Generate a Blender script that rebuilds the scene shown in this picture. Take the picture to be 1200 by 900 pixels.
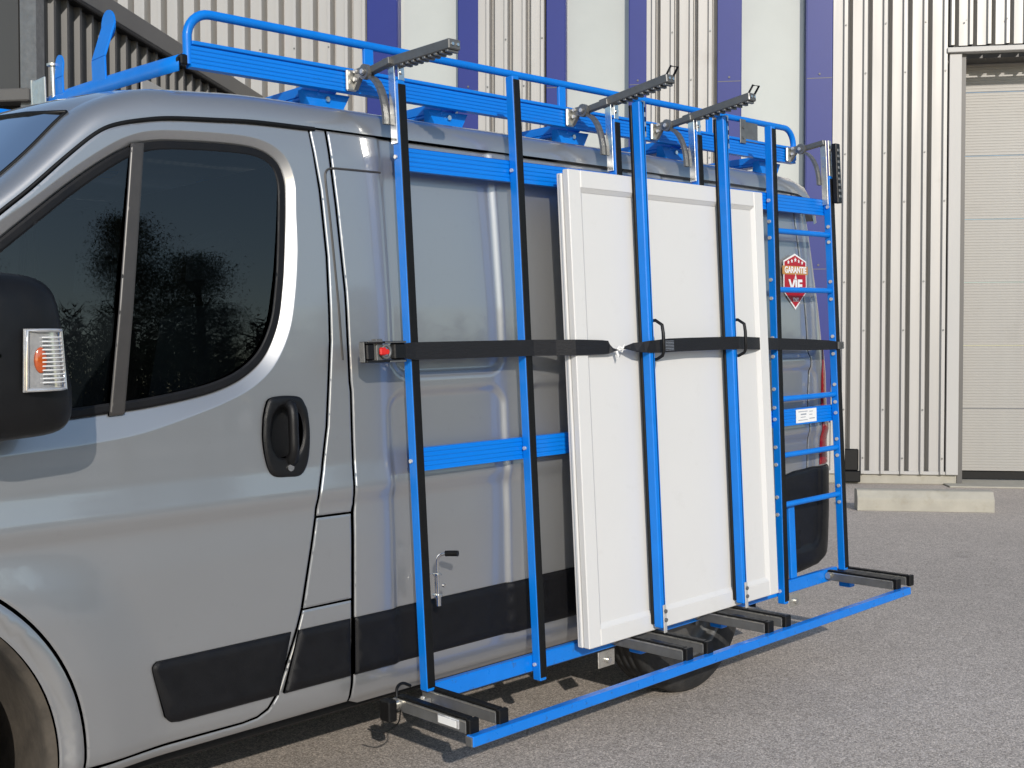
import bpy, bmesh, math, random
import numpy as np
from mathutils import Vector, Matrix
from mathutils.geometry import delaunay_2d_cdt

random.seed(7); RNG = np.random.default_rng(7)
for o in list(bpy.data.objects):
    bpy.data.objects.remove(o)
SC = bpy.context.scene
COL = SC.collection

# ------------------------------------------------------------------ camera, sky, sun, exposure
CAM_POS = Vector((-0.53, -2.852, 1.335))
CAM_FWD = Vector((0.6917, 0.7217, -0.0259)).normalized()
cam_d = bpy.data.cameras.new('camera')
cam = bpy.data.objects.new('camera', cam_d)
COL.objects.link(cam)
cam.location = CAM_POS
cam.rotation_euler = CAM_FWD.to_track_quat('-Z', 'Y').to_euler()
cam_d.sensor_width = 36.0
cam_d.lens = 36.0 * 1350.0 / 1200.0
cam_d.shift_y = 15.0 / 1200.0
cam_d.clip_start = 0.05
cam_d.clip_end = 2000.0
SC.camera = cam

SUN_EL = math.radians(22.5)
SUN_H = Vector((0.565, 0.825, 0.0)).normalized()          # horizontal direction the light travels
SUN_DIR = Vector((SUN_H.x * math.cos(SUN_EL), SUN_H.y * math.cos(SUN_EL), -math.sin(SUN_EL)))
world = bpy.data.worlds.new('World')
SC.world = world
world.use_nodes = True
wn = world.node_tree
for n in list(wn.nodes):
    wn.nodes.remove(n)
wo = wn.nodes.new('ShaderNodeOutputWorld')
wb = wn.nodes.new('ShaderNodeBackground')
ws = wn.nodes.new('ShaderNodeTexSky')
ws.sky_type = 'NISHITA'
ws.sun_disc = False
ws.sun_elevation = SUN_EL
to_sun = -SUN_DIR
ws.sun_rotation = math.atan2(to_sun.x, to_sun.y)
ws.air_density = 1.0
ws.dust_density = 0.35
ws.ozone_density = 1.0
wb.inputs['Strength'].default_value = 0.14
wn.links.new(ws.outputs[0], wb.inputs[0])
wn.links.new(wb.outputs[0], wo.inputs[0])

sun_d = bpy.data.lights.new('sun', 'SUN')
sun_d.energy = 2.9
sun_d.angle = math.radians(0.55)
sun_d.color = (1.0, 0.93, 0.845)
sun = bpy.data.objects.new('sun', sun_d)
COL.objects.link(sun)
sun.rotation_euler = SUN_DIR.to_track_quat('-Z', 'Y').to_euler()
sun.location = (-20, -26, 14)

SC.view_settings.view_transform = 'Standard'
SC.view_settings.look = 'None'
SC.view_settings.exposure = 0.12
SC.view_settings.gamma = 1.0
SC.view_settings.use_curve_mapping = False

# ------------------------------------------------------------------ frames
TILT = math.radians(1.905)                                # the van stands nose-down
VT = Matrix.Translation((1.5, 0, -0.085)) @ Matrix.Rotation(-TILT, 4, 'Y') @ Matrix.Translation((-1.5, 0, 0))

# ------------------------------------------------------------------ materials
MATS = {}
def lin(r, g, b):
    f = lambda c: (c / 12.92 if c <= 0.04045 else ((c + 0.055) / 1.055) ** 2.4)
    return (f(r / 255.), f(g / 255.), f(b / 255.), 1.0)

def mat(name, col, rough=0.5, metal=0.0, coat=0.0, var=0.0, vscale=6.0, rvar=0.0, bump=0.0, bscale=200.0, spec=0.5, stretch=None, dirt=None, coat_rough=0.03):
    if name in MATS:
        return MATS[name]
    m = bpy.data.materials.new(name)
    m.use_nodes = True
    nt = m.node_tree
    b = nt.nodes['Principled BSDF']
    b.inputs['Base Color'].default_value = (col[0], col[1], col[2], 1)
    b.inputs['Roughness'].default_value = rough
    b.inputs['Metallic'].default_value = metal
    b.inputs['Coat Weight'].default_value = coat
    b.inputs['Coat Roughness'].default_value = coat_rough
    b.inputs['Specular IOR Level'].default_value = spec
    if var or rvar or bump or dirt:
        tc = nt.nodes.new('ShaderNodeTexCoord')
        mp = nt.nodes.new('ShaderNodeMapping')
        geo = nt.nodes.new('ShaderNodeNewGeometry')
        nt.links.new(geo.outputs['Position'], mp.inputs[0])
        if stretch:
            mp.inputs['Scale'].default_value = stretch
        nz = nt.nodes.new('ShaderNodeTexNoise')
        nz.inputs['Scale'].default_value = vscale
        nz.inputs['Detail'].default_value = 7
        nz.inputs['Roughness'].default_value = 0.62
        nt.links.new(mp.outputs[0], nz.inputs['Vector'])
        last = None
        if var:
            mr = nt.nodes.new('ShaderNodeMapRange')
            mr.inputs[1].default_value = 0.25; mr.inputs[2].default_value = 0.75
            mr.inputs[3].default_value = 1 - var; mr.inputs[4].default_value = 1 + var
            nt.links.new(nz.outputs[0], mr.inputs[0])
            mx = nt.nodes.new('ShaderNodeMix'); mx.data_type = 'RGBA'; mx.blend_type = 'MULTIPLY'
            mx.inputs[0].default_value = 1.0
            mx.inputs[6].default_value = (col[0], col[1], col[2], 1)
            nt.links.new(mr.outputs[0], mx.inputs[7])
            last = mx.outputs[2]
        if dirt:
            dcol, dscale, dlo, dhi = dirt
            nd = nt.nodes.new('ShaderNodeTexNoise'); nd.inputs['Scale'].default_value = dscale
            nd.inputs['Detail'].default_value = 9; nd.inputs['Roughness'].default_value = 0.7
            nt.links.new(geo.outputs['Position'], nd.inputs['Vector'])
            md = nt.nodes.new('ShaderNodeMapRange')
            md.inputs[1].default_value = dlo; md.inputs[2].default_value = dhi
            nt.links.new(nd.outputs[0], md.inputs[0])
            m2 = nt.nodes.new('ShaderNodeMix'); m2.data_type = 'RGBA'
            nt.links.new(md.outputs[0], m2.inputs[0])
            m2.inputs[6].default_value = (col[0], col[1], col[2], 1)
            if last:
                nt.links.new(last, m2.inputs[6])
            m2.inputs[7].default_value = (dcol[0], dcol[1], dcol[2], 1)
            last = m2.outputs[2]
        if last:
            nt.links.new(last, b.inputs['Base Color'])
        if rvar:
            nr = nt.nodes.new('ShaderNodeTexNoise'); nr.inputs['Scale'].default_value = vscale * 2.3
            nr.inputs['Detail'].default_value = 6
            nt.links.new(mp.outputs[0], nr.inputs['Vector'])
            m3 = nt.nodes.new('ShaderNodeMapRange')
            m3.inputs[1].default_value = 0.3; m3.inputs[2].default_value = 0.7
            m3.inputs[3].default_value = max(0.02, rough - rvar); m3.inputs[4].default_value = min(1, rough + rvar)
            nt.links.new(nr.outputs[0], m3.inputs[0])
            nt.links.new(m3.outputs[0], b.inputs['Roughness'])
        if bump:
            nb = nt.nodes.new('ShaderNodeTexNoise'); nb.inputs['Scale'].default_value = bscale
            nb.inputs['Detail'].default_value = 4
            nt.links.new(mp.outputs[0], nb.inputs['Vector'])
            bm_ = nt.nodes.new('ShaderNodeBump'); bm_.inputs['Strength'].default_value = bump
            bm_.inputs['Distance'].default_value = 0.002
            nt.links.new(nb.outputs[0], bm_.inputs['Height'])
            nt.links.new(bm_.outputs[0], b.inputs['Normal'])
    MATS[name] = m
    return m

def M(n):
    return MATS[n]

mat('paint', (0.405, 0.410, 0.412), rough=0.39, metal=0.72, coat=1.0, var=0.02, vscale=1.4, rvar=0.02, dirt=((0.30, 0.295, 0.285), 26.0, 0.60, 1.3))
MATS['paint'].node_tree.nodes['Principled BSDF'].inputs['Coat IOR'].default_value = 1.75
mat('dark_gap', (0.008, 0.008, 0.009), rough=0.8, var=0.2)
mat('black_plastic', (0.006, 0.006, 0.0065), rough=0.40, spec=0.35, var=0.2, vscale=9, rvar=0.08, bump=0.25, bscale=900)
mat('black_trim', (0.005, 0.005, 0.006), rough=0.5, spec=0.3, var=0.25, vscale=8, rvar=0.1, bump=0.3, bscale=700)
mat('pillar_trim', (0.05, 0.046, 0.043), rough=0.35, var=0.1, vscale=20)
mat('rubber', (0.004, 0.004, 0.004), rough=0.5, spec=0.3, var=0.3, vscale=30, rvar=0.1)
mat('tyre', (0.018, 0.018, 0.018), rough=0.75, var=0.3, vscale=25, bump=0.4, bscale=250, dirt=((0.07, 0.065, 0.06), 9.0, 0.45, 0.85))
mat('blue', (0.001, 0.185, 0.68), rough=0.38, spec=0.3, coat=0.12, var=0.08, vscale=9, rvar=0.1, dirt=((0.02, 0.06, 0.16), 70.0, 0.66, 0.80), coat_rough=0.12)
mat('blue_alu', (0.001, 0.185, 0.68), rough=0.36, spec=0.3, coat=0.15, var=0.05, vscale=12, rvar=0.08, stretch=(0.2, 1, 1), coat_rough=0.12)
mat('blue_worn', (0.001, 0.185, 0.68), rough=0.36, coat=0.2, var=0.07, vscale=14, rvar=0.1, dirt=((0.05, 0.06, 0.08), 34.0, 0.60, 0.74), coat_rough=0.15)
mat('zinc', (0.62, 0.60, 0.54), rough=0.36, metal=0.85, var=0.18, vscale=25, rvar=0.12)
mat('steel', (0.17, 0.172, 0.17), rough=0.42, metal=0.5, var=0.2, vscale=18, rvar=0.12)
mat('steel_dark', (0.125, 0.126, 0.124), rough=0.42, metal=0.35, var=0.2, vscale=18, rvar=0.1)
mat('bolt_zinc', (0.60, 0.59, 0.56), rough=0.3, metal=0.35, var=0.1, vscale=30)
mat('chrome', (0.72, 0.72, 0.70), rough=0.18, metal=1.0, var=0.1, vscale=30, rvar=0.08)
mat('white_pvc', (0.665, 0.660, 0.64), rough=0.38, var=0.012, vscale=4, rvar=0.05, dirt=((0.55, 0.54, 0.51), 8.0, 0.58, 1.05))
mat('white_print', (0.82, 0.82, 0.80), rough=0.45, var=0.02)
mat('grey_print', (0.30, 0.33, 0.38), rough=0.45, var=0.1)
mat('red_print', (0.42, 0.010, 0.018), rough=0.35, var=0.08)
mat('gold_print', (0.52, 0.26, 0.07), rough=0.35, var=0.1)
mat('red_plastic', (0.62, 0.02, 0.015), rough=0.35, var=0.1)
mat('lamp_red', (0.22, 0.008, 0.010), rough=0.12, coat=1.0, var=0.1)
mat('lens_clear', (0.62, 0.62, 0.62), rough=0.10, metal=0.55, coat=1.0, var=0.15, vscale=60)
mat('lens_orange', (0.42, 0.075, 0.012), rough=0.15, coat=1.0, var=0.2, vscale=70)
mat('webbing', (0.0045, 0.0045, 0.006), rough=0.6, var=0.5, vscale=60, bump=0.9, bscale=120, stretch=(0.25, 1, 5))
mat('liner', (0.078, 0.066, 0.052), rough=0.9, var=0.4, vscale=14, bump=0.5, bscale=90, dirt=((0.03, 0.026, 0.022), 4.0, 0.45, 0.7))
mat('interior', (0.02, 0.021, 0.023), rough=0.75, var=0.2)
mat('seat_fabric', (0.05, 0.055, 0.065), rough=0.9, var=0.2, vscale=20)
mat('cladding', (0.43, 0.418, 0.398), rough=0.42, metal=0.12, var=0.07, vscale=4.0, rvar=0.06, stretch=(1, 1, 0.07), dirt=((0.30, 0.28, 0.25), 1.3, 0.60, 1.0))
mat('door_enamel', (0.365, 0.352, 0.325), rough=0.45, var=0.05, vscale=3.0, stretch=(1, 1, 0.1), dirt=((0.27, 0.255, 0.225), 1.6, 0.58, 1.0))
mat('cladding_trim', (0.44, 0.43, 0.41), rough=0.45, var=0.04, vscale=2.0, stretch=(1, 1, 0.3))
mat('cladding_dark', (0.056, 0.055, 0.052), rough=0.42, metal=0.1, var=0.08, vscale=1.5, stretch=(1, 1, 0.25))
mat('trim_dark', (0.11, 0.105, 0.098), rough=0.45, var=0.08, vscale=2.0)
mat('window_blue', (0.016, 0.028, 0.19), rough=0.42, spec=0.35, coat=0.0, var=0.05, vscale=2.0)
mat('pane_pale', (0.48, 0.495, 0.46), rough=0.12, coat=0.8, var=0.10, vscale=0.5)
mat('concrete', (0.40, 0.378, 0.318), rough=0.9, var=0.12, vscale=5, bump=0.5, bscale=90, dirt=((0.30, 0.27, 0.20), 5.5, 0.55, 0.85))
mat('bark', (0.05, 0.04, 0.032), rough=0.9, var=0.3, vscale=12)
mat('pine_leaf', (0.035, 0.055, 0.025), rough=0.7, var=0.4, vscale=3)
mat('twig', (0.06, 0.052, 0.045), rough=0.9, var=0.3, vscale=4)

def glass_mat():
    m = bpy.data.materials.new('tinted_glass'); m.use_nodes = True
    nt = m.node_tree
    for n in list(nt.nodes):
        nt.nodes.remove(n)
    out = nt.nodes.new('ShaderNodeOutputMaterial')
    gl = nt.nodes.new('ShaderNodeBsdfGlossy'); gl.inputs['Roughness'].default_value = 0.008
    gl.inputs['Color'].default_value = (0.95, 0.97, 1.0, 1)
    tr = nt.nodes.new('ShaderNodeBsdfTransparent')
    tr.inputs[0].default_value = (0.30, 0.33, 0.33, 1)
    fr = nt.nodes.new('ShaderNodeFresnel'); fr.inputs[0].default_value = 1.62
    mx = nt.nodes.new('ShaderNodeMixShader')
    nt.links.new(fr.outputs[0], mx.inputs[0]); nt.links.new(tr.outputs[0], mx.inputs[1]); nt.links.new(gl.outputs[0], mx.inputs[2])
    nt.links.new(mx.outputs[0], out.inputs[0])
    MATS['glass'] = m
glass_mat()
MATS['screen_glass'] = MATS['glass'].copy(); MATS['screen_glass'].name = 'screen_glass'
for n in MATS['screen_glass'].node_tree.nodes:
    if n.type == 'FRESNEL':
        n.inputs[0].default_value = 1.38

def asphalt_mat():
    m = bpy.data.materials.new('asphalt'); m.use_nodes = True
    nt = m.node_tree; N = nt.nodes; L = nt.links
    b = N['Principled BSDF']
    geo = N.new('ShaderNodeNewGeometry')
    vo = N.new('ShaderNodeTexVoronoi'); vo.inputs['Scale'].default_value = 165
    vo2 = N.new('ShaderNodeTexVoronoi'); vo2.inputs['Scale'].default_value = 320
    big = N.new('ShaderNodeTexNoise'); big.inputs['Scale'].default_value = 0.35; big.inputs['Detail'].default_value = 8; big.inputs['Roughness'].default_value = 0.6
    mid = N.new('ShaderNodeTexNoise'); mid.inputs['Scale'].default_value = 9; mid.inputs['Detail'].default_value = 6
    for t in (vo, vo2, big, mid):
        L.new(geo.outputs['Position'], t.inputs['Vector'])
    cr = N.new('ShaderNodeValToRGB')
    cr.color_ramp.elements[0].position = 0.0; cr.color_ramp.elements[0].color = (0.18, 0.154, 0.131, 1)
    cr.color_ramp.elements[1].position = 1.0; cr.color_ramp.elements[1].color = (0.90, 0.80, 0.70, 1)
    e = cr.color_ramp.elements.new(0.5); e.color = (0.44, 0.387, 0.336, 1)
    sep = N.new('ShaderNodeSeparateColor'); L.new(vo.outputs['Color'], sep.inputs[0])
    sep2 = N.new('ShaderNodeSeparateColor'); L.new(vo2.outputs['Color'], sep2.inputs[0])
    av = N.new('ShaderNodeMath'); av.operation = 'ADD'
    L.new(sep.outputs[0], av.inputs[0]); L.new(sep2.outputs[0], av.inputs[1])
    hv = N.new('ShaderNodeMath'); hv.operation = 'MULTIPLY'; hv.inputs[1].default_value = 0.5
    L.new(av.outputs[0], hv.inputs[0]); L.new(hv.outputs[0], cr.inputs[0])
    mb = N.new('ShaderNodeMapRange'); mb.inputs[1].default_value = 0.3; mb.inputs[2].default_value = 0.7; mb.inputs[3].default_value = 0.86; mb.inputs[4].default_value = 1.10
    L.new(big.outputs[0], mb.inputs[0])
    mm = N.new('ShaderNodeMapRange'); mm.inputs[1].default_value = 0.3; mm.inputs[2].default_value = 0.7; mm.inputs[3].default_value = 0.94; mm.inputs[4].default_value = 1.06
    L.new(mid.outputs[0], mm.inputs[0])
    x1 = N.new('ShaderNodeMix'); x1.data_type = 'RGBA'; x1.blend_type = 'MULTIPLY'; x1.inputs[0].default_value = 1
    L.new(cr.outputs[0], x1.inputs[6]); L.new(mb.outputs[0], x1.inputs[7])
    x2 = N.new('ShaderNodeMix'); x2.data_type = 'RGBA'; x2.blend_type = 'MULTIPLY'; x2.inputs[0].default_value = 1
    L.new(x1.outputs[2], x2.inputs[6]); L.new(mm.outputs[0], x2.inputs[7])
    st = N.new('ShaderNodeTexNoise'); st.inputs['Scale'].default_value = 1.7; st.inputs['Detail'].default_value = 5
    L.new(geo.outputs['Position'], st.inputs['Vector'])
    sm = N.new('ShaderNodeMapRange'); sm.inputs[1].default_value = 0.66; sm.inputs[2].default_value = 0.74; sm.inputs[3].default_value = 1.0; sm.inputs[4].default_value = 0.80
    L.new(st.outputs[0], sm.inputs[0])
    x3 = N.new('ShaderNodeMix'); x3.data_type = 'RGBA'; x3.blend_type = 'MULTIPLY'; x3.inputs[0].default_value = 1
    L.new(x2.outputs[2], x3.inputs[6]); L.new(sm.outputs[0], x3.inputs[7])
    L.new(x3.outputs[2], b.inputs['Base Color'])
    b.inputs['Roughness'].default_value = 0.85
    bu = N.new('ShaderNodeBump'); bu.inputs['Strength'].default_value = 0.4; bu.inputs['Distance'].default_value = 0.004
    L.new(vo.outputs['Distance'], bu.inputs['Height']); bu.invert = True
    L.new(bu.outputs[0], b.inputs['Normal'])
    MATS['asphalt'] = m
asphalt_mat()

# ------------------------------------------------------------------ object helpers
class MB:
    def __init__(self):
        self.v = []; self.f = []; self.sm = []
    def add(self, vs, fs, smooth=False):
        k = len(self.v)
        self.v.extend([tuple(map(float, p)) for p in vs])
        self.f.extend([tuple(i + k for i in f) for f in fs])
        self.sm.extend([smooth] * len(fs))
        return self
    def box(self, lo, hi, bev=0.0, xf=None):
        lo = np.array(lo, float); hi = np.array(hi, float)
        lo, hi = np.minimum(lo, hi), np.maximum(lo, hi)
        if bev <= 0:
            vs = [(x, y, z) for x in (lo[0], hi[0]) for y in (lo[1], hi[1]) for z in (lo[2], hi[2])]
            fs = [(0, 1, 3, 2), (4, 6, 7, 5), (0, 4, 5, 1), (2, 3, 7, 6), (0, 2, 6, 4), (1, 5, 7, 3)]
        else:
            bev = min(bev, 0.45 * float((hi - lo).min()))
            bm = bmesh.new()
            bmesh.ops.create_cube(bm, size=1.0)
            for v in bm.verts:
                v.co = Vector(((lo[i] + hi[i]) / 2 + v.co[i] * (hi[i] - lo[i]) for i in range(3)))
            bmesh.ops.bevel(bm, geom=list(bm.edges), offset=bev, segments=1, affect='EDGES')
            bm.verts.index_update()
            vs = [tuple(v.co) for v in bm.verts]
            fs = [tuple(v.index for v in f.verts) for f in bm.faces]
            bm.free()
        if xf is not None:
            vs = [tuple(xf(p)) for p in vs]
        return self.add(vs, fs)
    def bar(self, p, q, w, h, up=(0, 0, 1), bev=0.0):
        """box beam from p to q, width w across, height h along up"""
        p = Vector(p); q = Vector(q); d = q - p; L_ = d.length; d.normalize()
        u = Vector(up); s = d.cross(u)
        if s.length < 1e-6:
            s = d.cross(Vector((1, 0, 0)))
        s.normalize(); u = s.cross(d).normalized()
        xf = lambda c: p + d * c[0] + s * c[1] + u * c[2]
        return self.box((0, -w / 2, -h / 2), (L_, w / 2, h / 2), bev, xf)
    def extrude(self, prof, axis_pts, cap=True, smooth=False):
        """prof: list of 3-D offset closed loop; axis_pts: positions"""
        n = len(prof); vs = []
        for a in axis_pts:
            vs += [(a[0] + p[0], a[1] + p[1], a[2] + p[2]) for p in prof]
        fs = []
        for k in range(len(axis_pts) - 1):
            for i in range(n):
                j = (i + 1) % n
                fs.append((k * n + i, k * n + j, (k + 1) * n + j, (k + 1) * n + i))
        if cap:
            fs.append(tuple(range(n))[::-1]); m = (len(axis_pts) - 1) * n
            fs.append(tuple(range(m, m + n)))
        return self.add(vs, fs, smooth)
    def tube(self, pts, r, seg=10, cap=True, radii=None, flat=None):
        pts = [Vector(p) for p in pts]; n = len(pts)
        vs = []; fs = []
        prev = None
        for i, p in enumerate(pts):
            t = (pts[min(i + 1, n - 1)] - pts[max(i - 1, 0)]).normalized()
            if prev is None:
                a = t.cross(Vector((0.13, 0.31, 1.0)))
                if a.length < 1e-3:
                    a = t.cross(Vector((1, 0, 0)))
                a.normalize()
            else:
                a = (prev - t * prev.dot(t)).normalized()
            prev = a
            b = t.cross(a)
            rr = radii[i] if radii else r
            for k in range(seg):
                an = 2 * math.pi * k / seg
                vs.append(tuple(p + a * (math.cos(an) * rr) + b * (math.sin(an) * rr)))
        for i in range(n - 1):
            for k in range(seg):
                j = (k + 1) % seg
                fs.append((i * seg + k, i * seg + j, (i + 1) * seg + j, (i + 1) * seg + k))
        self.add(vs, fs, True)
        if cap:
            self.add(vs[:seg], [tuple(range(seg))[::-1]])
            self.add(vs[-seg:], [tuple(range(seg))])
        return self
    def cyl(self, p, q, r, seg=12, r2=None):
        return self.tube([p, q], r, seg, True, radii=[r, r2 if r2 is not None else r])
    def lathe(self, prof, center, axis='y', seg=48, a0=0.0, a1=2 * math.pi):
        """prof: (radius, along-axis) pairs"""
        full = abs(a1 - a0 - 2 * math.pi) < 1e-6
        ns = seg if full else seg + 1
        vs = []; fs = []; m = len(prof)
        for k in range(ns):
            an = a0 + (a1 - a0) * k / seg
            c, s = math.cos(an), math.sin(an)
            for r, h in prof:
                if axis == 'y':
                    vs.append((center[0] + r * c, center[1] + h, center[2] + r * s))
                elif axis == 'x':
                    vs.append((center[0] + h, center[1] + r * c, center[2] + r * s))
                else:
                    vs.append((center[0] + r * c, center[1] + r * s, center[2] + h))
        for k in range(seg):
            k2 = (k + 1) % ns
            for i in range(m - 1):
                fs.append((k * m + i, k2 * m + i, k2 * m + i + 1, k * m + i + 1))
        return self.add(vs, fs, True)
    def disc(self, c, axis_dir, r, h, seg=12):
        d = Vector(axis_dir).normalized()
        return self.cyl(Vector(c), Vector(c) + d * h, r, seg)
    def grid(self, P, smooth=True):
        """P: (n, m, 3) array"""
        n, m = len(P), len(P[0])
        vs = [tuple(P[i][j]) for i in range(n) for j in range(m)]
        fs = [(i * m + j, i * m + j + 1, (i + 1) * m + j + 1, (i + 1) * m + j) for i in range(n - 1) for j in range(m - 1)]
        return self.add(vs, fs, smooth)
    def mesh(self, name, material, origin=None):
        me = bpy.data.meshes.new(name)
        v = np.array(self.v, float)
        if origin is None:
            origin = (v.min(0) + v.max(0)) / 2
        origin = np.array(origin, float)
        me.from_pydata([tuple(p) for p in (v - origin)], [], self.f)
        me.polygons.foreach_set('use_smooth', self.sm)
        me.materials.append(material)
        me.update()
        return me, Vector(origin)

BASES = {}
def tag(o, label=None, cat=None, group=None, kind=None):
    if label: o['label'] = label
    if cat: o['category'] = cat
    if group: o['group'] = group
    if kind: o['kind'] = kind
    return o

def root(name, base, frame, label, cat, group=None):
    """an Empty at a thing's base; frame carries its local axes"""
    o = bpy.data.objects.new(name, None)
    COL.objects.link(o)
    o.empty_display_size = 0.1
    o.matrix_world = frame @ Matrix.Translation(Vector(base))
    BASES[o.name] = Vector(base)
    tag(o, label, cat, group)
    return o

def obj(name, mb, material, parent=None, frame=None, label=None, cat=None, group=None, kind=None):
    """links one mesh; parented parts sit in their parent's axes"""
    m = MATS[material] if isinstance(material, str) else material
    me, org = mb.mesh(name, m)
    o = bpy.data.objects.new(name, me)
    COL.objects.link(o)
    BASES[o.name] = org
    if parent is not None:
        o.parent = parent
        o.location = org - BASES[parent.name]
    else:
        o.matrix_world = (frame or Matrix.Identity(4)) @ Matrix.Translation(org)
    tag(o, label, cat, group, kind)
    return o

def share(name, src, parent, loc):
    """another object with the mesh of src, centred at loc in the thing's axes"""
    o = bpy.data.objects.new(name, src.data)
    COL.objects.link(o)
    BASES[o.name] = Vector(loc)
    o.parent = parent
    o.location = Vector(loc) - BASES[parent.name]
    return o

def smooth_path(pts, n=6):
    """Catmull-Rom through points"""
    P = [np.array(p, float) for p in pts]
    P = [2 * P[0] - P[1]] + P + [2 * P[-1] - P[-2]]
    out = []
    for i in range(1, len(P) - 2):
        for k in range(n):
            t = k / n
            a, b, c, d = P[i - 1], P[i], P[i + 1], P[i + 2]
            out.append(0.5 * ((2 * b) + (c - a) * t + (2 * a - 5 * b + 4 * c - d) * t * t + (3 * b - a - 3 * c + d) * t ** 3))
    out.append(P[-2])
    return out

# ------------------------------------------------------------------ ground
g = MB()
gx = [-300, -40, -10, 0, 10, 40, 300]
g.grid([[(x, y, 0.0) for y in gx] for x in gx], smooth=False)
obj('ground', g, 'asphalt', kind='structure')

# ------------------------------------------------------------------ the pale industrial building
YAW = math.atan2(-0.791, 0.612)
BP = Vector((12.31, 2.764, 0.0))
BF = Matrix.Translation(BP) @ Matrix.Rotation(YAW, 4, 'Z')      # x along the facade, y into it, z up
bld = root('industrial_building', (-4, 0, 0), BF, 'pale ribbed metal industrial hall with blue framed windows and sectional door behind the van', 'building')
TOPZ = 7.4
PITCH = 0.2165
def clad(s0, s1, z0, z1, depth0=0.0, pitch=PITCH, phase=0.0, gd=0.125):
    """one ribbed sheet: wide crowns, narrow valleys"""
    xs = []
    k0 = math.floor((s0 - phase) / pitch) - 1
    k = k0
    pts = []
    while True:
        a = phase + k * pitch
        if a > s1 + pitch:
            break
        pts += [(a, 0.0), (a + pitch * 0.46, 0.0), (a + pitch * 0.53, -0.044), (a + pitch * 0.70, -0.044), (a + pitch * 0.76, gd), (a + pitch * 0.905, gd), (a + pitch * 0.985, 0.0)]
        k += 1
    P = []
    def yat(s):
        for i in range(len(pts) - 1):
            if pts[i][0] <= s <= pts[i + 1][0]:
                t = (s - pts[i][0]) / max(1e-9, pts[i + 1][0] - pts[i][0])
                return pts[i][1] + t * (pts[i + 1][1] - pts[i][1])
        return 0.0
    seq = [(s0, yat(s0))] + [p for p in pts if s0 + 1e-4 < p[0] < s1 - 1e-4] + [(s1, yat(s1))]
    m = MB()
    m.grid([[(s, depth0 + y, z0), (s, depth0 + y, z1)] for s, y in seq], smooth=False)
    return m

PH = -1.757 + 0.01
# window strips (blue reveal boards and pale panes): (blue0, pane0, pane1, blue1)
WINS = [(-3.049, -2.778, -2.065, -1.757), (-5.033, -4.811, -4.081, -3.86), (-7.209, -6.839, -6.108, -5.85)]
edges_ = [(-10.6, -7.209), (-5.85, -5.033), (-3.86, -3.049), (-1.757, -0.487)]
for a, b_ in edges_:
    n_ = max(1, round((b_ - a) / 0.866))
    for k in range(n_):
        s0 = a + (b_ - a) * k / n_; s1 = a + (b_ - a) * (k + 1) / n_
        obj('cladding_sheet', clad(s0, s1 - 0.0015, 0.12, TOPZ, 0.0 if k % 2 == 0 else -0.0018, phase=PH), 'cladding', bld)
# sheets above and right of the door
for k in range(4):
    s0 = -0.487 + k * 0.866; s1 = s0 + 0.866
    obj('cladding_sheet', clad(s0, s1 - 0.0015, 4.93, TOPZ, 0.0 if k % 2 == 0 else -0.0018, pitch=0.195, phase=PH), 'cladding', bld)
for k in range(4):
    s0 = 3.10 + k * 0.866
    obj('cladding_sheet', clad(s0, s0 + 0.8645, 0.12, TOPZ, 0.0 if k % 2 == 0 else -0.0018, phase=PH), 'cladding', bld)
# wall core behind the sheets
m = MB(); m.box((-10.6, 0.24, 0.0), (-0.30, 0.36, TOPZ)); m.box((3.05, 0.24, 0), (6.56, 0.36, TOPZ)); m.box((-0.30, 0.24, 4.845), (3.05, 0.62, TOPZ))
obj('wall_core', m, 'trim_dark', bld)
m = MB(); m.box((-10.6, -0.03, TOPZ), (6.6, 9, TOPZ + 0.15), 0.02); obj('roof', m, 'cladding_trim', bld)
m = MB(); m.box((-10.6, 0.02, 0.0), (-0.36, 0.14, 0.13), 0.008); obj('plinth', m, 'concrete', bld)
m = MB(); m.box((-10.6, -0.012, 0.112), (-0.362, 0.06, 0.15), 0.004); obj('drip_flashing', m, 'cladding_trim', bld)
for (b0, p0, p1, b1) in WINS:
    w = MB()
    w.box((b0, -0.012, 0.85), (p0, 0.03, TOPZ), 0.004)
    w.box((p1 + 0.02, -0.012, 0.85), (b1, 0.03, TOPZ), 0.004)
    w.box((p0, 0.02, 0.85), (p0 + 0.006, 0.21, TOPZ))
    w.box((p1 + 0.014, -0.011, 0.85), (p1 + 0.0205, 0.21, TOPZ))
    w.box((b0, -0.012, 0.70), (b1, 0.10, 0.848), 0.004)
    fr = obj('window', w, 'window_blue', bld)
    for zz in (2.45, 4.62, 6.6):
        for (q0, q1) in ((b0, p0), (p1 + 0.02, b1)):
            j = MB(); j.box((q0 + 0.004, -0.0135, zz), (q1 - 0.004, -0.0125, zz + 0.008)); obj('board_joint', j, 'trim_dark', fr)
            j = MB(); j.disc(((q0 + q1) / 2, -0.012, zz + 0.05), (0, -1, 0), 0.012, 0.008, 8); obj('rivet', j, 'trim_dark', fr)
    zz = 0.85
    while zz < TOPZ - 0.01:
        z2 = TOPZ
        pn = MB(); pn.box((p0 + 0.006, 0.165, zz + 0.004), (p1 + 0.014, 0.18, z2 - 0.004), 0.003)
        obj('pane', pn, 'pane_pale', fr)
        zz = z2
    m = MB(); m.box((b0, 0.02, 0.13), (b1, 0.04, 0.699)); obj('apron_panel', m, 'cladding_trim', bld)
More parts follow.
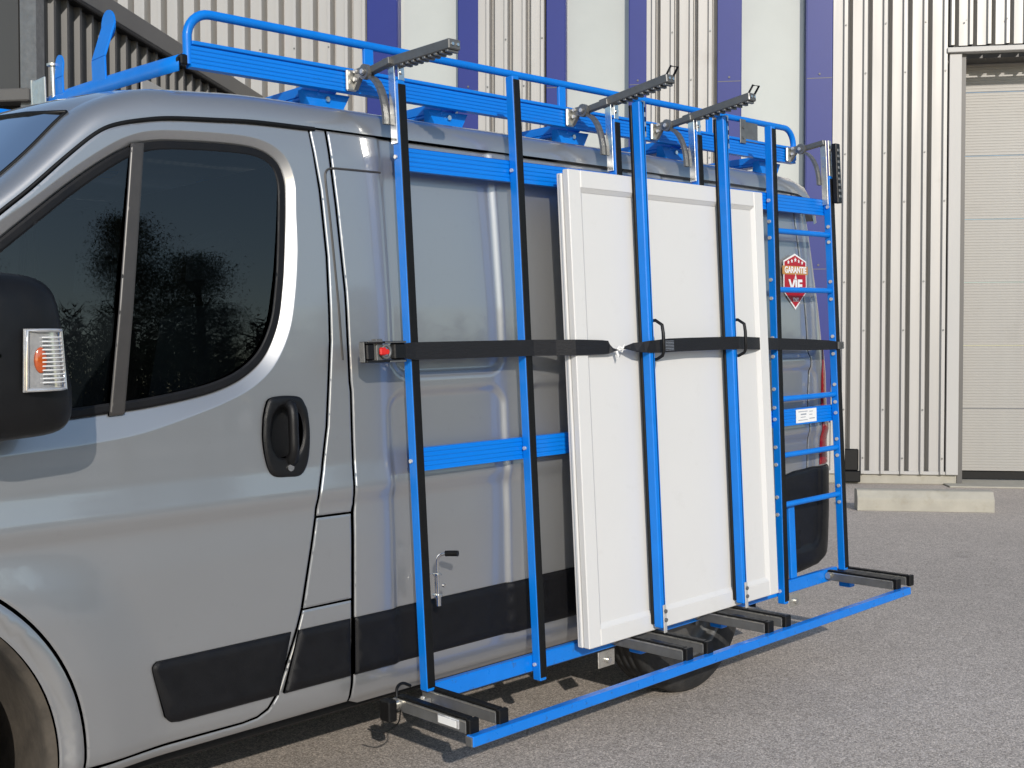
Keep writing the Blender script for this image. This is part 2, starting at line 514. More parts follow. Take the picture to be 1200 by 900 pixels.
# screws on the valleys
sc = MB()
for a, b_ in edges_ + [(-0.487, 2.0)]:
    k = 0
    s = PH + math.ceil((a - PH) / PITCH) * PITCH + PITCH * 0.71 - PITCH
    while s < b_:
        if s > a + 0.03:
            for zz in (0.3, 1.75, 3.2, 4.65, 6.1):
                z_ = zz + (0.55 if k % 2 else 0.0)
                if a > -0.5 and z_ < 5.0:
                    continue
                sc.disc((s - PITCH * 0.10, -0.0435, z_), (0, -1, 0), 0.011, 0.010, 6)
        s += PITCH; k += 1
obj('cladding_screws', sc, 'steel', bld, kind='stuff')
# door surround
m = MB(); m.box((-0.487, -0.03, 0.115), (-0.355, 0.02, 4.84), 0.004); dfr = obj('door_surround', m, 'cladding_trim', bld)
m = MB(); m.box((3.05, -0.03, 0.115), (3.10, 0.02, 4.84), 0.004); obj('door_surround', m, 'cladding_trim', bld)
m = MB(); m.box((-0.52, -0.07, 4.842), (3.14, 0.03, 4.90), 0.006); obj('lintel_flashing', m, 'cladding_trim', dfr)
m = MB(); m.box((-0.356, 0.021, 0.0), (-0.30, 0.56, 4.84)); m.box((3.03, 0.021, 0), (3.05, 0.56, 4.84)); m.box((-0.30, 0.56, 4.60), (3.03, 0.60, 4.84)); obj('door_reveal', m, 'trim_dark', dfr)
door = MB(); door.box((-0.34, 0.535, 0.02), (3.04, 0.56, 0.12), 0.005)
dr = obj('sectional_door', door, 'rubber', bld)
SECH = 0.733
proto = None
for k in range(7):
    z0 = 0.122 + k * SECH
    if proto is None:
        s_ = MB(); rows = []
        nr = 22
        rows.append((0.0, 0.012)); rows.append((0.004, 0.0))
        for q in range(nr):
            a = 0.008 + (SECH - 0.018) * q / nr; h = (SECH - 0.018) / nr
            rows += [(a, 0.0), (a + h * 0.55, 0.0), (a + h * 0.66, 0.004), (a + h * 0.9, 0.004)]
        rows += [(SECH - 0.008, 0.0), (SECH - 0.004, 0.012)]
        s_.grid([[(-0.34, 0.50 + d, z0 + z), (3.04, 0.50 + d, z0 + z)] for z, d in rows], smooth=False)
        proto = obj('door_section', s_, 'door_enamel', dr); pz = BASES[proto.name].copy()
    else:
        share('door_section', proto, dr, (pz.x, pz.y, pz.z + k * SECH))
m = MB(); m.box((-0.5, -0.3, 0.0), (3.2, 0.52, 0.018), 0.004); obj('door_apron', m, 'concrete', bld)
m = MB(); m.box((-1.62, -0.05, 0.02), (-1.42, 0.018, 0.15), 0.01); m.box((-1.60, -0.03, 0.15), (-1.44, 0.0, 0.40), 0.012)  # two black boxes making the dark patch at the wall's foot
obj('wall_boxes', m, 'rubber', frame=BF, label='low black buffer at the foot of the pale ribbed wall', cat='boxes')

# concrete kerb block lying before the door
kb = MB()
prof = [(0, 0.0, 0.0), (0, 0.21, 0.0), (0, 0.21, 0.17), (0, 0.19, 0.19), (0, 0.075, 0.19), (0, 0.05, 0.182), (0, 0.004, 0.12), (0, 0, 0.10)]
kb.extrude(prof, [(-1.815, -2.56, 0.002), (-1.80, -2.56, 0.002), (-1.2, -2.555, 0.002), (-0.62, -2.55, 0.002), (-0.60, -2.55, 0.0)])
obj('kerb_block', kb, 'concrete', frame=BF, label='weathered concrete kerb block lying on the asphalt near the sectional door', cat='kerb')

# dark wing standing forward on the left
wing = root('dark_building', (-9.3, -3, 0), BF, 'dark grey ribbed metal building wing behind the front of the van', 'building')
SW = -8.55; WTOP = 4.44; WN = -5.0
def to_side(mb, sw):
    # sheet built along x with depth y -> side wall facing +x
    mb.v = [(sw - p[1], p[0], p[2]) for p in mb.v]
    return mb
n_ = 7
for k in range(n_):
    a = WN + 0.14 + (0 - WN - 0.14) * k / n_; b_ = WN + 0.14 + (0 - WN - 0.14) * (k + 1) / n_
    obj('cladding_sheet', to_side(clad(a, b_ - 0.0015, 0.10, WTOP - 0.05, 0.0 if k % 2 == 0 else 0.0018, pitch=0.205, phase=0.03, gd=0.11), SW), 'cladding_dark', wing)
m = MB(); m.box((SW - 0.13, WN, 0.0), (SW + 0.012, WN + 0.139, WTOP + 0.02), 0.01); obj('corner_trim', m, 'steel', wing)
m = MB(); m.box((SW - 0.20, WN - 0.02, WTOP), (SW + 0.05, -0.06, WTOP + 0.20), 0.012); obj('eaves_flashing', m, 'trim_dark', wing)
m = MB(); m.box((SW - 0.20, WN - 0.02, WTOP - 0.05), (SW + 0.10, -0.06, WTOP - 0.002), 0.01); obj('gutter', m, 'rubber', wing)
m = MB(); m.box((SW - 3.5, WN + 0.15, 0), (SW - 0.14, -0.08, WTOP)); obj('wall_core', m, 'trim_dark', wing)
for k in range(6):
    x1 = SW - 0.131 - k * 0.32; x0 = x1 - 0.318
    m = MB(); m.box((x0 + 0.004, WN - 0.005 + (0.012 if k % 2 else 0), 3.556), (x1 - 0.004, WN + 0.05, WTOP + 0.02), 0.006)
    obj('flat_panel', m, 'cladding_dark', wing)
m = MB(); m.box((SW - 2.4, WN - 0.06, 3.45), (SW - 0.02, WN + 0.13, 3.552), 0.01); obj('fascia', m, 'trim_dark', wing)
m = MB(); m.box((SW - 2.4, WN + 0.10, 0.0), (SW - 0.14, WN + 0.149, 3.449)); obj('dock_shade', m, 'rubber', wing)  # black sheet: shade inside the open dock, put in as colour
m = MB(); m.box((SW + 0.032, -3.25, 2.5), (SW + 0.05, -2.75, 4.08), 0.006); obj('pale_panel', m, 'cladding_trim', wing)

# ================================================================== THE VAN
van = root('panel_van', (1.7, 1.02, 0.08), VT, 'silver grey panel van with black mirror and side moulding, parked before the hall', 'van')
W = 2.05
PZ = np.array([0.34, 0.385, 0.40, 0.45, 0.66, 0.90, 0.975, 1.005, 1.033, 1.050, 1.075, 1.13, 1.20, 1.40, 1.60, 1.90, 2.06, 2.13, 2.20])
PY = np.array([0.070, 0.042, 0.026, 0.012, 0.002, 0.000, 0.002, 0.002, -0.007, -0.010, -0.006, 0.002, 0.004, 0.007, 0.012, 0.030, 0.042, 0.052, 0.075])
def prof_y(z):
    # smooth the broken line a little
    out = 0
    for d, w_ in ((-0.012, 1), (-0.006, 2), (0, 3), (0.006, 2), (0.012, 1)):
        out = out + w_ * np.interp(z + d, PZ, PY)
    return out / 9.0
def sstep(t):
    t = np.clip(t, 0, 1); return t * t * (3 - 2 * t)
def rrect(x, z, x0, x1, z0, z1, r):
    cx, cz = (x0 + x1) / 2, (z0 + z1) / 2
    dx = np.abs(x - cx) - (x1 - x0) / 2 + r; dz = np.abs(z - cz) - (z1 - z0) / 2 + r
    return np.hypot(np.maximum(dx, 0), np.maximum(dz, 0)) + np.minimum(np.maximum(dx, dz), 0) - r
STAMPS = [(1.735, 2.225, 1.375, 2.40, 0.06), (1.715, 2.225, 0.50, 1.338, 0.06), (2.32, 3.05, 1.375, 2.40, 0.06), (2.32, 3.05, 0.50, 1.338, 0.06), (3.14, 4.20, 1.375, 2.40, 0.05), (3.14, 4.20, 0.50, 1.338, 0.06)]
AXF = (0.16, 0.47); AXR = (3.275, 0.375)
def xend(z):
    return 4.355 - 0.10 * np.clip((z - 1.3) / 0.8, 0, 1.2)
def S(x, z):
    y = prof_y(z)
    y = y + 0.09 * np.clip((0.55 - x) / 1.3, 0, 1) ** 2 * 1.4
    y = y + 0.02 * np.clip((0.95 - x) / 0.6, 0, 1.5) ** 2 * np.clip((z - 1.25) / 0.6, 0, 1)
    for (x0, x1, z0, z1, dep) in STAMPS:
        d = rrect(x, z, x0, x1, z0, z1, 0.07)
        y = y + 0.011 * sstep((-d) / 0.032 + 0.2)
    # flare round the front wheel
    rf = np.hypot(x - AXF[0], z - AXF[1])
    y = y - 0.020 * sstep((0.80 - rf) / 0.20) * sstep((1.05 - z) / 0.25)
    # rear corner rounding
    xe = xend(z); R = 0.13
    t = np.clip(x - (xe - R), 0, R * 0.9995)
    y = y + R - np.sqrt(R * R - t * t)
    return y

def resample(poly, step):
    out = []
    n = len(poly)
    for i in range(n):
        a = np.array(poly[i], float); b = np.array(poly[(i + 1) % n], float)
        L_ = np.linalg.norm(b - a); k = max(1, int(round(L_ / step)))
        for j in range(k):
            out.append(a + (b - a) * j / k)
    return np.array(out)
def inside(P, poly):
    x, y = P[:, 0], P[:, 1]; c = np.zeros(len(P), bool)
    n = len(poly); j = n - 1
    for i in range(n):
        xi, yi = poly[i]; xj, yj = poly[j]
        cond = ((yi > y) != (yj > y))
        xx = (xj - xi) * (y - yi) / ((yj - yi) if abs(yj - yi) > 1e-12 else 1e-12) + xi
        c ^= cond & (x < xx)
        j = i
    return c
def pdist(P, poly):
    d = np.full(len(P), 1e9)
    n = len(poly)
    for i in range(n):
        a = np.asarray(poly[i], float); b = np.asarray(poly[(i + 1) % n], float)
        ab = b - a; L2 = max(1e-12, ab @ ab)
        t = np.clip(((P - a) @ ab) / L2, 0, 1)
        d = np.minimum(d, np.hypot(P[:, 0] - a[0] - t * ab[0], P[:, 1] - a[1] - t * ab[1]))
    return d
def ring(poly, off):
    """points of a polygon moved inwards by off"""
    n = len(poly); out = []
    area = 0.5 * sum(poly[i][0] * poly[(i + 1) % n][1] - poly[(i + 1) % n][0] * poly[i][1] for i in range(n))
    sg = 1 if area > 0 else -1
    for i in range(n):
        t = poly[(i + 1) % n] - poly[i - 1]
        L_ = max(1e-9, np.hypot(*t)); t = t / L_
        out.append(poly[i] + sg * off * np.array([-t[1], t[0]]))
    return np.array(out)

def skin(name, outer, material, parent=None, holes=(), off=0.0, r=0.006, flange=0.02, step=0.022, bstep=0.012, extra=None, mirror=False, surf=None, label=None, hrings=(), more=(), clear=None):
    """a pressed sheet lying on the van's side, outlined in (x, z)"""
    surf = surf or S
    outer = np.asarray(outer, float); holes = [np.asarray(h, float) for h in holes]
    outer_c = [tuple(p) for p in outer]
    ob = resample(outer, bstep); hb = [resample(h, bstep) for h in holes]
    pts = [ob] + hb
    for rr in (0.0028, 0.007):
        if r > 0:
            for q, sgn in [(ob, 1)] + [(h, -1) for h in hb]:
                rp = ring(q, sgn * rr)
                pts.append(rp)
    for q in more:
        pts.append(q)
    for rr in hrings:
        pts.append(ring(hb[0], -rr))
    x0, z0 = ob.min(0); x1, z1 = ob.max(0)
    gx_, gz_ = np.meshgrid(np.arange(x0, x1, step), np.arange(z0, z1, step))
    G = np.stack([gx_.ravel() + (np.round(gz_ / step).astype(int) % 2).ravel() * step * 0.5, gz_.ravel()], 1)
    if clear is not None:
        G = G[~clear(G)]
    elif len(more):
        keepg = np.ones(len(G), bool)
        for (sx0, sx1, sz0, sz1, dep) in STAMPS:
            keepg &= np.abs(rrect(G[:, 0], G[:, 1], sx0, sx1, sz0, sz1, 0.07) + 0.010) > 0.024
        G = G[keepg]
    G = np.concatenate([G] + pts[1 + len(hb):]) if r > 0 else G
    ins = inside(G, outer_c)
    for h in holes:
        ins &= ~inside(G, [tuple(p) for p in h])
    G = G[ins]
    bd = pdist(G, outer)
    for h in holes:
        bd = np.minimum(bd, pdist(G, h))
    G = G[bd > 0.0018]
    nb = len(ob) + sum(len(h) for h in hb)
    B = np.concatenate([ob] + hb)
    allp = np.concatenate([B, G])
    edges = []; k = 0; loops = []
    for q in [ob] + hb:
        n = len(q); edges += [(k + i, k + (i + 1) % n) for i in range(n)]; loops.append((k, n)); k += n
    res = delaunay_2d_cdt([Vector((float(p[0]), float(p[1]))) for p in allp], edges, [], 0, 1e-6)
    V2 = np.array([[v.x, v.y] for v in res[0]]); F = [tuple(f) for f in res[2]]
    cen = np.array([(V2[f[0]] + V2[f[1]] + V2[f[2]]) / 3 for f in F])
    keep = inside(cen, outer_c)
    for h in holes:
        keep &= ~inside(cen, [tuple(p) for p in h])
    F = [f for f, q in zip(F, keep) if q]
    def Y(P):
        y = surf(P[:, 0], P[:, 1]) + off
        if extra is not None:
            y = y + extra(P[:, 0], P[:, 1])
        if r > 0:
            d = pdist(P, outer)
            for h in holes:
                d = np.minimum(d, pdist(P, h))
            t = np.clip(r - d, 0, r * 0.96)
            y = y + (r - np.sqrt(r * r - t * t))
        return y
    y = Y(V2); e = 0.0015
    def Y0(P):
        q = surf(P[:, 0], P[:, 1])
        return q + (extra(P[:, 0], P[:, 1]) if extra is not None else 0)
    dx = (Y0(V2 + [e, 0]) - Y0(V2 - [e, 0])) / (2 * e); dz = (Y0(V2 + [0, e]) - Y0(V2 - [0, e])) / (2 * e)
    if r > 0:
        # edge roll: gradient of the rounding only, taken inside the sheet
        polys = [outer] + list(holes)
        def rd(P):
            d = pdist(P, outer)
            for h in holes:
                d = np.minimum(d, pdist(P, h))
            t = np.clip(r - d, 0, r * 0.9)
            return r - np.sqrt(r * r - t * t)
        d0 = pdist(V2, outer)
        for h in holes:
            d0 = np.minimum(d0, pdist(V2, h))
        m_ = d0 < r
        near = V2[m_]
        if len(near):
            ee = 0.0006
            # step inwards a hair so that the border itself gets the roll's slope
            gx0 = (rd(near + [ee, 0]) - rd(near - [ee, 0])) / (2 * ee); gz0 = (rd(near + [0, ee]) - rd(near - [0, ee])) / (2 * ee)
            dx[m_] += gx0; dz[m_] += gz0
    N_ = np.stack([dx, -np.ones(len(dx)), dz], 1)
    N_ /= np.linalg.norm(N_, axis=1)[:, None]
    V3 = [(p[0], yy, p[1]) for p, yy in zip(V2, y)]
    F2 = []
    for f in F:
        a, b_, c = (V2[i] for i in f[:3])
        ccw = (b_[0] - a[0]) * (c[1] - a[1]) - (c[0] - a[0]) * (b_[1] - a[1]) > 0
        F2.append(tuple(f) if ccw else tuple(f)[::-1])
    normals = [tuple(n) for n in N_]
    # flange: folds back round the border
    if flange > 0:
        for q, sgn in [(ob, 1)] + [(h, -1) for h in hb]:
            n = len(q); yq = Y(q); k = len(V3)
            area = 0.5 * sum(q[i][0] * q[(i + 1) % n][1] - q[(i + 1) % n][0] * q[i][1] for i in range(n))
            inn = ring(q, 1.0) - q
            out_ = -inn * sgn
            for i in range(n):
                V3.append((q[i][0], yq[i], q[i][1])); V3.append((q[i][0], yq[i] + flange, q[i][1]))
                nn = (out_[i][0], -0.15, out_[i][1]); normals += [nn, nn]
            for i in range(n):
                j = (i + 1) % n
                f = (k + 2 * i, k + 2 * i + 1, k + 2 * j + 1, k + 2 * j)
                if (area > 0) != (sgn > 0):
                    f = f[::-1]
                F2.append(f[::-1])
    if mirror:
        V3 = [(a, W - b_, c) for a, b_, c in V3]; F2 = [f[::-1] for f in F2]; normals = [(a, -b_, c) for a, b_, c in normals]
    mb = MB(); mb.add(V3, F2, True)
    me, org = mb.mesh(name, MATS[material] if isinstance(material, str) else material)
    me.normals_split_custom_set_from_vertices([Vector(n).normalized() for n in normals])
    o = bpy.data.objects.new(name, me); COL.objects.link(o); BASES[o.name] = org
    o.parent = parent or van
    o.location = org - BASES[o.parent.name]
    if label: o['label'] = label
    return o

def arc(c, r, a0, a1, n):
    return [(c[0] + r * math.cos(math.radians(a0 + (a1 - a0) * i / n)), c[1] + r * math.sin(math.radians(a0 + (a1 - a0) * i / n))) for i in range(n + 1)]
def c2(pts, n=5):
    return [tuple(p) for p in smooth_path(pts, n)]

# --- outlines (x, z)
SEAL = c2([(0.02, 1.345), (0.10, 1.42), (0.25, 1.555), (0.42, 1.69), (0.582, 1.830), (0.652, 1.889), (0.751, 1.980), (0.827, 2.044), (0.881, 2.074), (0.962, 2.096), (1.043, 2.110), (1.18, 2.121), (1.308, 2.129), (1.505, 2.131)], 4)
REAR = [(1.486, 2.126), (1.505, 1.95), (1.514, 1.75), (1.508, 1.497), (1.483, 1.244), (1.459, 1.118), (1.440, 1.053), (1.431, 0.979), (1.373, 0.715), (1.350, 0.646), (1.317, 0.564), (1.280, 0.475), (1.257, 0.445), (1.225, 0.428), (1.18, 0.4225), (0.948, 0.423), (0.82, 0.421)]
door_out = [tuple(np.array(p) + np.array([0, -0.006])) for p in SEAL[:-1]] + REAR + arc(AXF, 0.556, -5, 101, 34) + [(0.03, 1.04)]
WIN = c2([(0.40, 1.303), (0.551, 1.307), (0.727, 1.317), (0.817, 1.324), (0.920, 1.332), (1.044, 1.349), (1.138, 1.369), (1.220, 1.402), (1.289, 1.457), (1.337, 1.542), (1.361, 1.641), (1.377, 1.748), (1.393, 1.914), (1.392, 1.975), (1.371, 2.022), (1.321, 2.049), (1.246, 2.057), (1.114, 2.053), (0.998, 2.043), (0.925, 2.021), (0.854, 1.981), (0.752, 1.908), (0.642, 1.818), (0.572, 1.760), (0.40, 1.615), (0.22, 1.46)], 7) + [(0.16, 1.40), (0.15, 1.33), (0.20, 1.303)]
WINP = np.array(WIN)
hz = [(1.266, 1.283), (1.276, 1.318), (1.291, 1.338), (1.34, 1.343), (1.388, 1.337), (1.406, 1.315), (1.416, 1.286), (1.420, 1.22), (1.410, 1.148), (1.385, 1.110), (1.34, 1.108), (1.293, 1.115), (1.272, 1.15), (1.262, 1.22)]
hz = c2(hz + [hz[0]], 4)[:-1]
hin = [(1.297, 1.285), (1.32, 1.310), (1.36, 1.310), (1.388, 1.285), (1.396, 1.235), (1.385, 1.188), (1.36, 1.165), (1.32, 1.165), (1.298, 1.188), (1.288, 1.235)]
hin = c2(hin + [hin[0]], 4)[:-1]
hcut = [tuple(p) for p in ring(np.array(hin), -0.006)]
def door_bevel(x, z):
    P = np.stack([x, z], 1)
    d = pdist(P, WINP)
    wd = bev_w(x, z)
    t = np.clip((1.08 - d / wd) / 1.08, 0, 1)
    return 0.021 * (np.sqrt(t * t + 0.0016) - 0.04)
def bev_w(x, z):
    return 0.034 + 0.032 * sstep((1.20 - x) / 0.40) * sstep((1.50 - z) / 0.12) - 0.008 * sstep((z - 1.75) / 0.15)
_h = resample(WIN, 0.010); _n = ring(_h, -1.0) - _h; _w = bev_w(_h[:, 0], _h[:, 1])[:, None]
_w = (_w + np.roll(_w, 3, 0) + np.roll(_w, -3, 0) + np.roll(_w, 6, 0) + np.roll(_w, -6, 0)) / 5
BEVR = [_h + _n * _w * k for k in (0.35, 0.6, 0.8, 0.93, 1.01, 1.06, 1.10, 1.16, 1.25, 1.4)]
door_l = skin('front_door', door_out, 'paint', holes=[WIN, hcut], extra=door_bevel, step=0.018, more=BEVR, clear=lambda P: pdist(P, WINP) < 1.45 * bev_w(P[:, 0], P[:, 1]), bstep=0.009)
skin('front_door', door_out, 'paint', holes=[WIN], step=0.05, mirror=True)

def scaled(poly, off):
    return [tuple(p) for p in ring(np.array(poly), off)]
# window: rubber surround, two panes, divider
for mir in (False, True):
    par = door_l if not mir else van
    skin('window_seal', scaled(resample(WIN, 0.02), -0.001), 'black_trim', par, holes=[scaled(resample(WIN, 0.02), 0.025)], off=0.012, r=0.006, flange=0.02, step=0.03, mirror=mir)
    BARL = [(0.925, 2.03), (0.963, 2.035), (0.862, 1.318), (0.820, 1.316)]
    skin('window_divider', BARL, 'pillar_trim', par, off=0.006, r=0.006, step=0.03, mirror=mir)
    fr_ = [p for p in scaled(resample(WIN, 0.02), 0.008)]
    def split(pts, left):
        out = []
        for p in pts:
            xl = 0.841 + (p[1] - 1.317) * (0.944 - 0.841) / 0.71
            if (p[0] < xl) == left:
                out.append(p)
        return out
    skin('quarter_glass', split(fr_, True), 'glass', par, off=0.026, r=0, flange=0.0, step=0.06, bstep=0.03, mirror=mir, surf=lambda x, z: 0.004 + 0.022 * np.clip((z - 1.2) / 0.8, 0, 2) ** 1.3 + 0.03 * np.clip((0.9 - x) / 0.7, 0, 2) ** 2)
    skin('window_glass', split(fr_, False), 'glass', par, off=0.026, r=0, flange=0.0, step=0.06, bstep=0.03, mirror=mir, surf=lambda x, z: 0.004 + 0.022 * np.clip((z - 1.2) / 0.8, 0, 2) ** 1.3 + 0.03 * np.clip((0.9 - x) / 0.7, 0, 2) ** 2)

# front wing and arch flare
fen = [(0.018, 1.335), (-0.10, 1.27), (-0.45, 1.10), (-0.74, 0.93), (-0.80, 0.75), (-0.80, 0.55)] + [(-0.40, 0.50)] + arc(AXF, 0.556, 177, 103, 24) + [(0.018, 1.04)]
for mir in (False, True):
    skin('front_wing', fen, 'paint', step=0.04, mirror=mir)
    fl = arc(AXF, 0.546, -9, 186, 60) + arc(AXF, 0.487, 186, -9, 54)
    def flare(x, z):
        r_ = np.hypot(x - AXF[0], z - AXF[1])
        return -0.006 - 0.006 * sstep((0.546 - r_) / 0.02) + 0.016 * sstep((0.525 - r_) / 0.03)
    skin('arch_flare', fl, 'paint', step=0.02, r=0.005, flange=0.03, extra=flare, mirror=mir)
    lp = MB()
    sgn = 1 if not mir else -1
    y0 = 0.03 if not mir else W - 0.03
    lp.lathe([(0.487, 0.0), (0.470, 0.01 * sgn), (0.468, 0.05 * sgn), (0.478, 0.10 * sgn), (0.478, 0.42 * sgn)], (AXF[0], y0 - 0.02 * sgn, AXF[1]), 'y', 50, math.radians(-14), math.radians(194))
    obj('wheel_arch_liner', lp, 'liner', van)
    bk = MB(); bk.box((AXF[0] - 0.5, y0 + 0.40 * sgn, 0.2), (AXF[0] + 0.5, y0 + 0.43 * sgn, 0.95)); obj('arch_back', bk, 'liner', van)

# post panel behind the door, fuel flap, side panel, rear corner
PZ1 = [(1.490, 2.1295), (1.513, 1.95), (1.522, 1.75), (1.516, 1.497), (1.491, 1.244), (1.467, 1.118), (1.448, 1.053), (1.439, 0.982)]
S2 = [(1.545, 2.1295), (1.560, 1.90), (1.572, 1.65), (1.573, 1.375), (1.576, 1.343), (1.573, 1.134), (1.567, 1.046), (1.570, 1.004), (1.566, 0.975), (1.556, 0.663), (1.552, 0.45), (1.550, 0.39)]
post_out = PZ1 + [(1.563, 0.979)] + S2[::-1][4:] 
post_out = PZ1 + [(1.563, 0.980)] + [p for p in S2[::-1] if p[1] > 0.99]
low_out = [(1.380, 0.709), (1.553, 0.709), (1.550, 0.39), (0.74, 0.386), (0.735, 0.412), (0.83, 0.4145), (0.948, 0.4155), (1.18, 0.4155), (1.228, 0.421), (1.262, 0.438), (1.288, 0.472), (1.325, 0.562), (1.358, 0.645)]
flap_out = [(1.438, 0.975), (1.562, 0.973), (1.554, 0.716), (1.3815, 0.715)]
side_out = [(p[0] + 0.008, p[1]) for p in S2] + [(1.6, 0.372), (2.70, 0.372), (2.82, 0.375)] + arc(AXR, 0.435, 180, 0, 40) + [(3.74, 0.39), (4.055, 0.40), (4.112, 0.87), (4.124, 1.0), (4.134, 1.215), (4.150, 1.35), (4.139, 1.462), (4.128, 1.622), (4.111, 1.834), (4.093, 1.99), (4.089, 2.1235)]
corner_out = [(4.119, 0.87), (4.131, 1.0), (4.141, 1.215), (4.157, 1.35), (4.146, 1.462), (4.135, 1.622), (4.118, 1.834), (4.100, 1.99), (4.096, 2.1235), (4.15, 2.115), (4.215, 2.085), (4.246, 2.03), (4.27, 1.90), (4.315, 1.60), (4.349, 1.30), (4.352, 1.1), (4.352, 0.87)]
for mir in (False, True):
    q = 1 if not mir else 1.8
    skin('door_post_panel', post_out, 'paint', step=0.02 * q, bstep=0.008 * q, mirror=mir)
    skin('sill_panel', low_out, 'paint', step=0.02 * q, mirror=mir)
    if not mir:
        skin('fuel_flap', flap_out, 'paint', step=0.02, r=0.005)
    mr_ = []
    if not mir:
        for (x0, x1, z0, z1, dep) in STAMPS:
            for ins in (-0.012, -0.002, 0.004, 0.010, 0.016, 0.022, 0.029):
                rad = 0.07 - ins; a0, a1, b0, b1 = x0 + ins, x1 - ins, z0 + ins, z1 - ins
                lo = arc((a0 + rad, b0 + rad), rad, 180, 270, 6) + arc((a1 - rad, b0 + rad), rad, 270, 360, 6) + arc((a1 - rad, b1 - rad), rad, 0, 90, 6) + arc((a0 + rad, b1 - rad), rad, 90, 180, 6)
                mr_.append(resample(lo, 0.018))
    sp = skin('side_panel', side_out, 'paint', step=0.02 * q, mirror=mir, flange=0.025, more=mr_)
    skin('rear_corner_panel', corner_out, 'paint', step=0.014 * q, mirror=mir)
    # side mouldings
    M1 = c2([(0.935, 0.500), (0.920, 0.56), (0.905, 0.62), (0.903, 0.645), (0.915, 0.656)], 3) + [(1.335, 0.655), (1.286, 0.480), (0.975, 0.480), (0.95, 0.484)]
    M2 = [(1.362, 0.655), (1.545, 0.655), (1.541, 0.480), (1.305, 0.480)]
    M3 = [(1.562, 0.655), (2.87, 0.656), (2.835, 0.60), (2.82, 0.478), (1.557, 0.480)]
    M4 = [(3.735, 0.478), (4.05, 0.48), (4.06, 0.656), (3.68, 0.656), (3.715, 0.58)]
    for mm in (M1, M2, M3, M4):
        skin('side_moulding', mm, 'black_trim', off=-0.014, r=0.012, flange=0.03, step=0.03, mirror=mir, surf=lambda x, z: S(x, np.clip(z, 0.45, 0.7) * 0 + 0.6))
    # lamp and bumper at the rear
    lam = [(4.20, 0.88), (4.348, 0.88), (4.345, 1.30), (4.325, 1.42), (4.27, 1.43), (4.235, 1.30)]
    skin('tail_lamp', lam, 'lamp_red', off=-0.007, r=0.008, step=0.014, mirror=mir, flange=0.02)
    bmp = [(3.90, 0.852), (4.0, 0.868), (4.12, 0.872), (4.352, 0.872), (4.352, 0.62), (4.33, 0.55), (4.27, 0.455), (4.20, 0.415), (4.04, 0.395), (4.0, 0.40), (3.90, 0.50)]
    skin('rear_bumper_corner', bmp, 'black_plastic', off=-0.014, r=0.014, step=0.015, flange=0.03, mirror=mir)

# thin dark tube painting in the shade of the pressed crease behind the door
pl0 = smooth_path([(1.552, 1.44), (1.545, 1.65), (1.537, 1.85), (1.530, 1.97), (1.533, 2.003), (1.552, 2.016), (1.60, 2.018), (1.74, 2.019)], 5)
m = MB(); m.tube([(p[0], float(S(np.array([p[0]]), np.array([p[1]]))[0]) - 0.0008, p[1]) for p in pl0], 0.0034, 6); obj('crease_shade', m, 'pillar_trim', van)
# back of the van
rz = [0.87, 1.1, 1.3, 1.6, 1.9, 2.03, 2.085]
rx = [float(xend(np.array(z))) for z in rz]; rx[-2] = 4.246; rx[-1] = 4.215
for (y0, y1) in ((0.13, 1.021), (1.029, W - 0.13)):
    m = MB(); m.grid([[(x, y, z) for y in np.linspace(y0, y1, 5)] for x, z in zip(rx, rz)]); obj('rear_door', m, 'paint', van)
m = MB(); m.box((4.20, 0.12, 0.42), (4.37, W - 0.12, 0.868), 0.03); obj('rear_bumper', m, 'black_plastic', van)

# roof rails: strip swept along the gutter line, then roof skin and windscreen between the two inner edges
GUT = [(p[0], p[1] + 0.004) for p in SEAL] + [(1.8, 2.134), (2.4, 2.133), (3.0, 2.132), (3.6, 2.130), (4.0, 2.127), (4.12, 2.122), (4.19, 2.105), (4.235, 2.065), (4.258, 1.99)]
GUT = np.array(GUT)
SEC = [(0.0, 0.050), (0.012, 0.0505), (0.028, 0.054), (0.045, 0.062), (0.062, 0.076), (0.076, 0.098), (0.086, 0.130), (0.091, 0.165)]
def gut_n(i):
    t = GUT[min(i + 1, len(GUT) - 1)] - GUT[max(i - 1, 0)]; t = t / np.hypot(*t)
    return np.array([-t[1], t[0]])
strip = []
for i in range(len(GUT)):
    n = gut_n(i); x, z = GUT[i]
    ysh = 0.09 * 1.4 * np.clip((0.55 - x) / 1.3, 0, 1) ** 2 + 0.02 * np.clip((0.95 - x) / 0.6, 0, 1.5) ** 2 * np.clip((z - 1.25) / 0.6, 0, 1)
    kf = 0.52 + 0.48 * float(sstep((x - 0.70) / 0.32))
    strip.append([(x + n[0] * o_ * kf, y_ + ysh, z + n[1] * o_ * kf) for o_, y_ in SEC])
strip = np.array(strip)
for mir in (False, True):
    P = strip.copy()
    if mir:
        P[:, :, 1] = W - P[:, :, 1]
    m = MB(); m.grid(P if not mir else P[:, ::-1]); obj('roof_rail', m, 'paint', van)
    m = MB()
    m.tube([(p[0], (0.049 + (strip[i][0][1] - 0.050)) if not mir else W - strip[i][0][1] + 0.001, p[1] - 0.005) for i, p in enumerate(GUT[:len(SEAL)])], 0.0062, 8)
    obj('door_seal', m, 'rubber', van)
inner = strip[:, -1]
ic = int(np.argmin(np.abs(GUT[:, 0] - 0.842)))
def span(i, ny=25, crown=0.035, bow=0.0):
    x, y, z = inner[i]; n = gut_n(i)
    out = []
    for t in np.linspace(0, 1, ny):
        yy = y + (W - 2 * y) * t; s = 1 - (2 * t - 1) ** 2; s = s ** 0.8 if s > 0 else 0
        out.append((x + n[0] * (crown * s) - bow * s, yy, z + n[1] * crown * s))
    return out
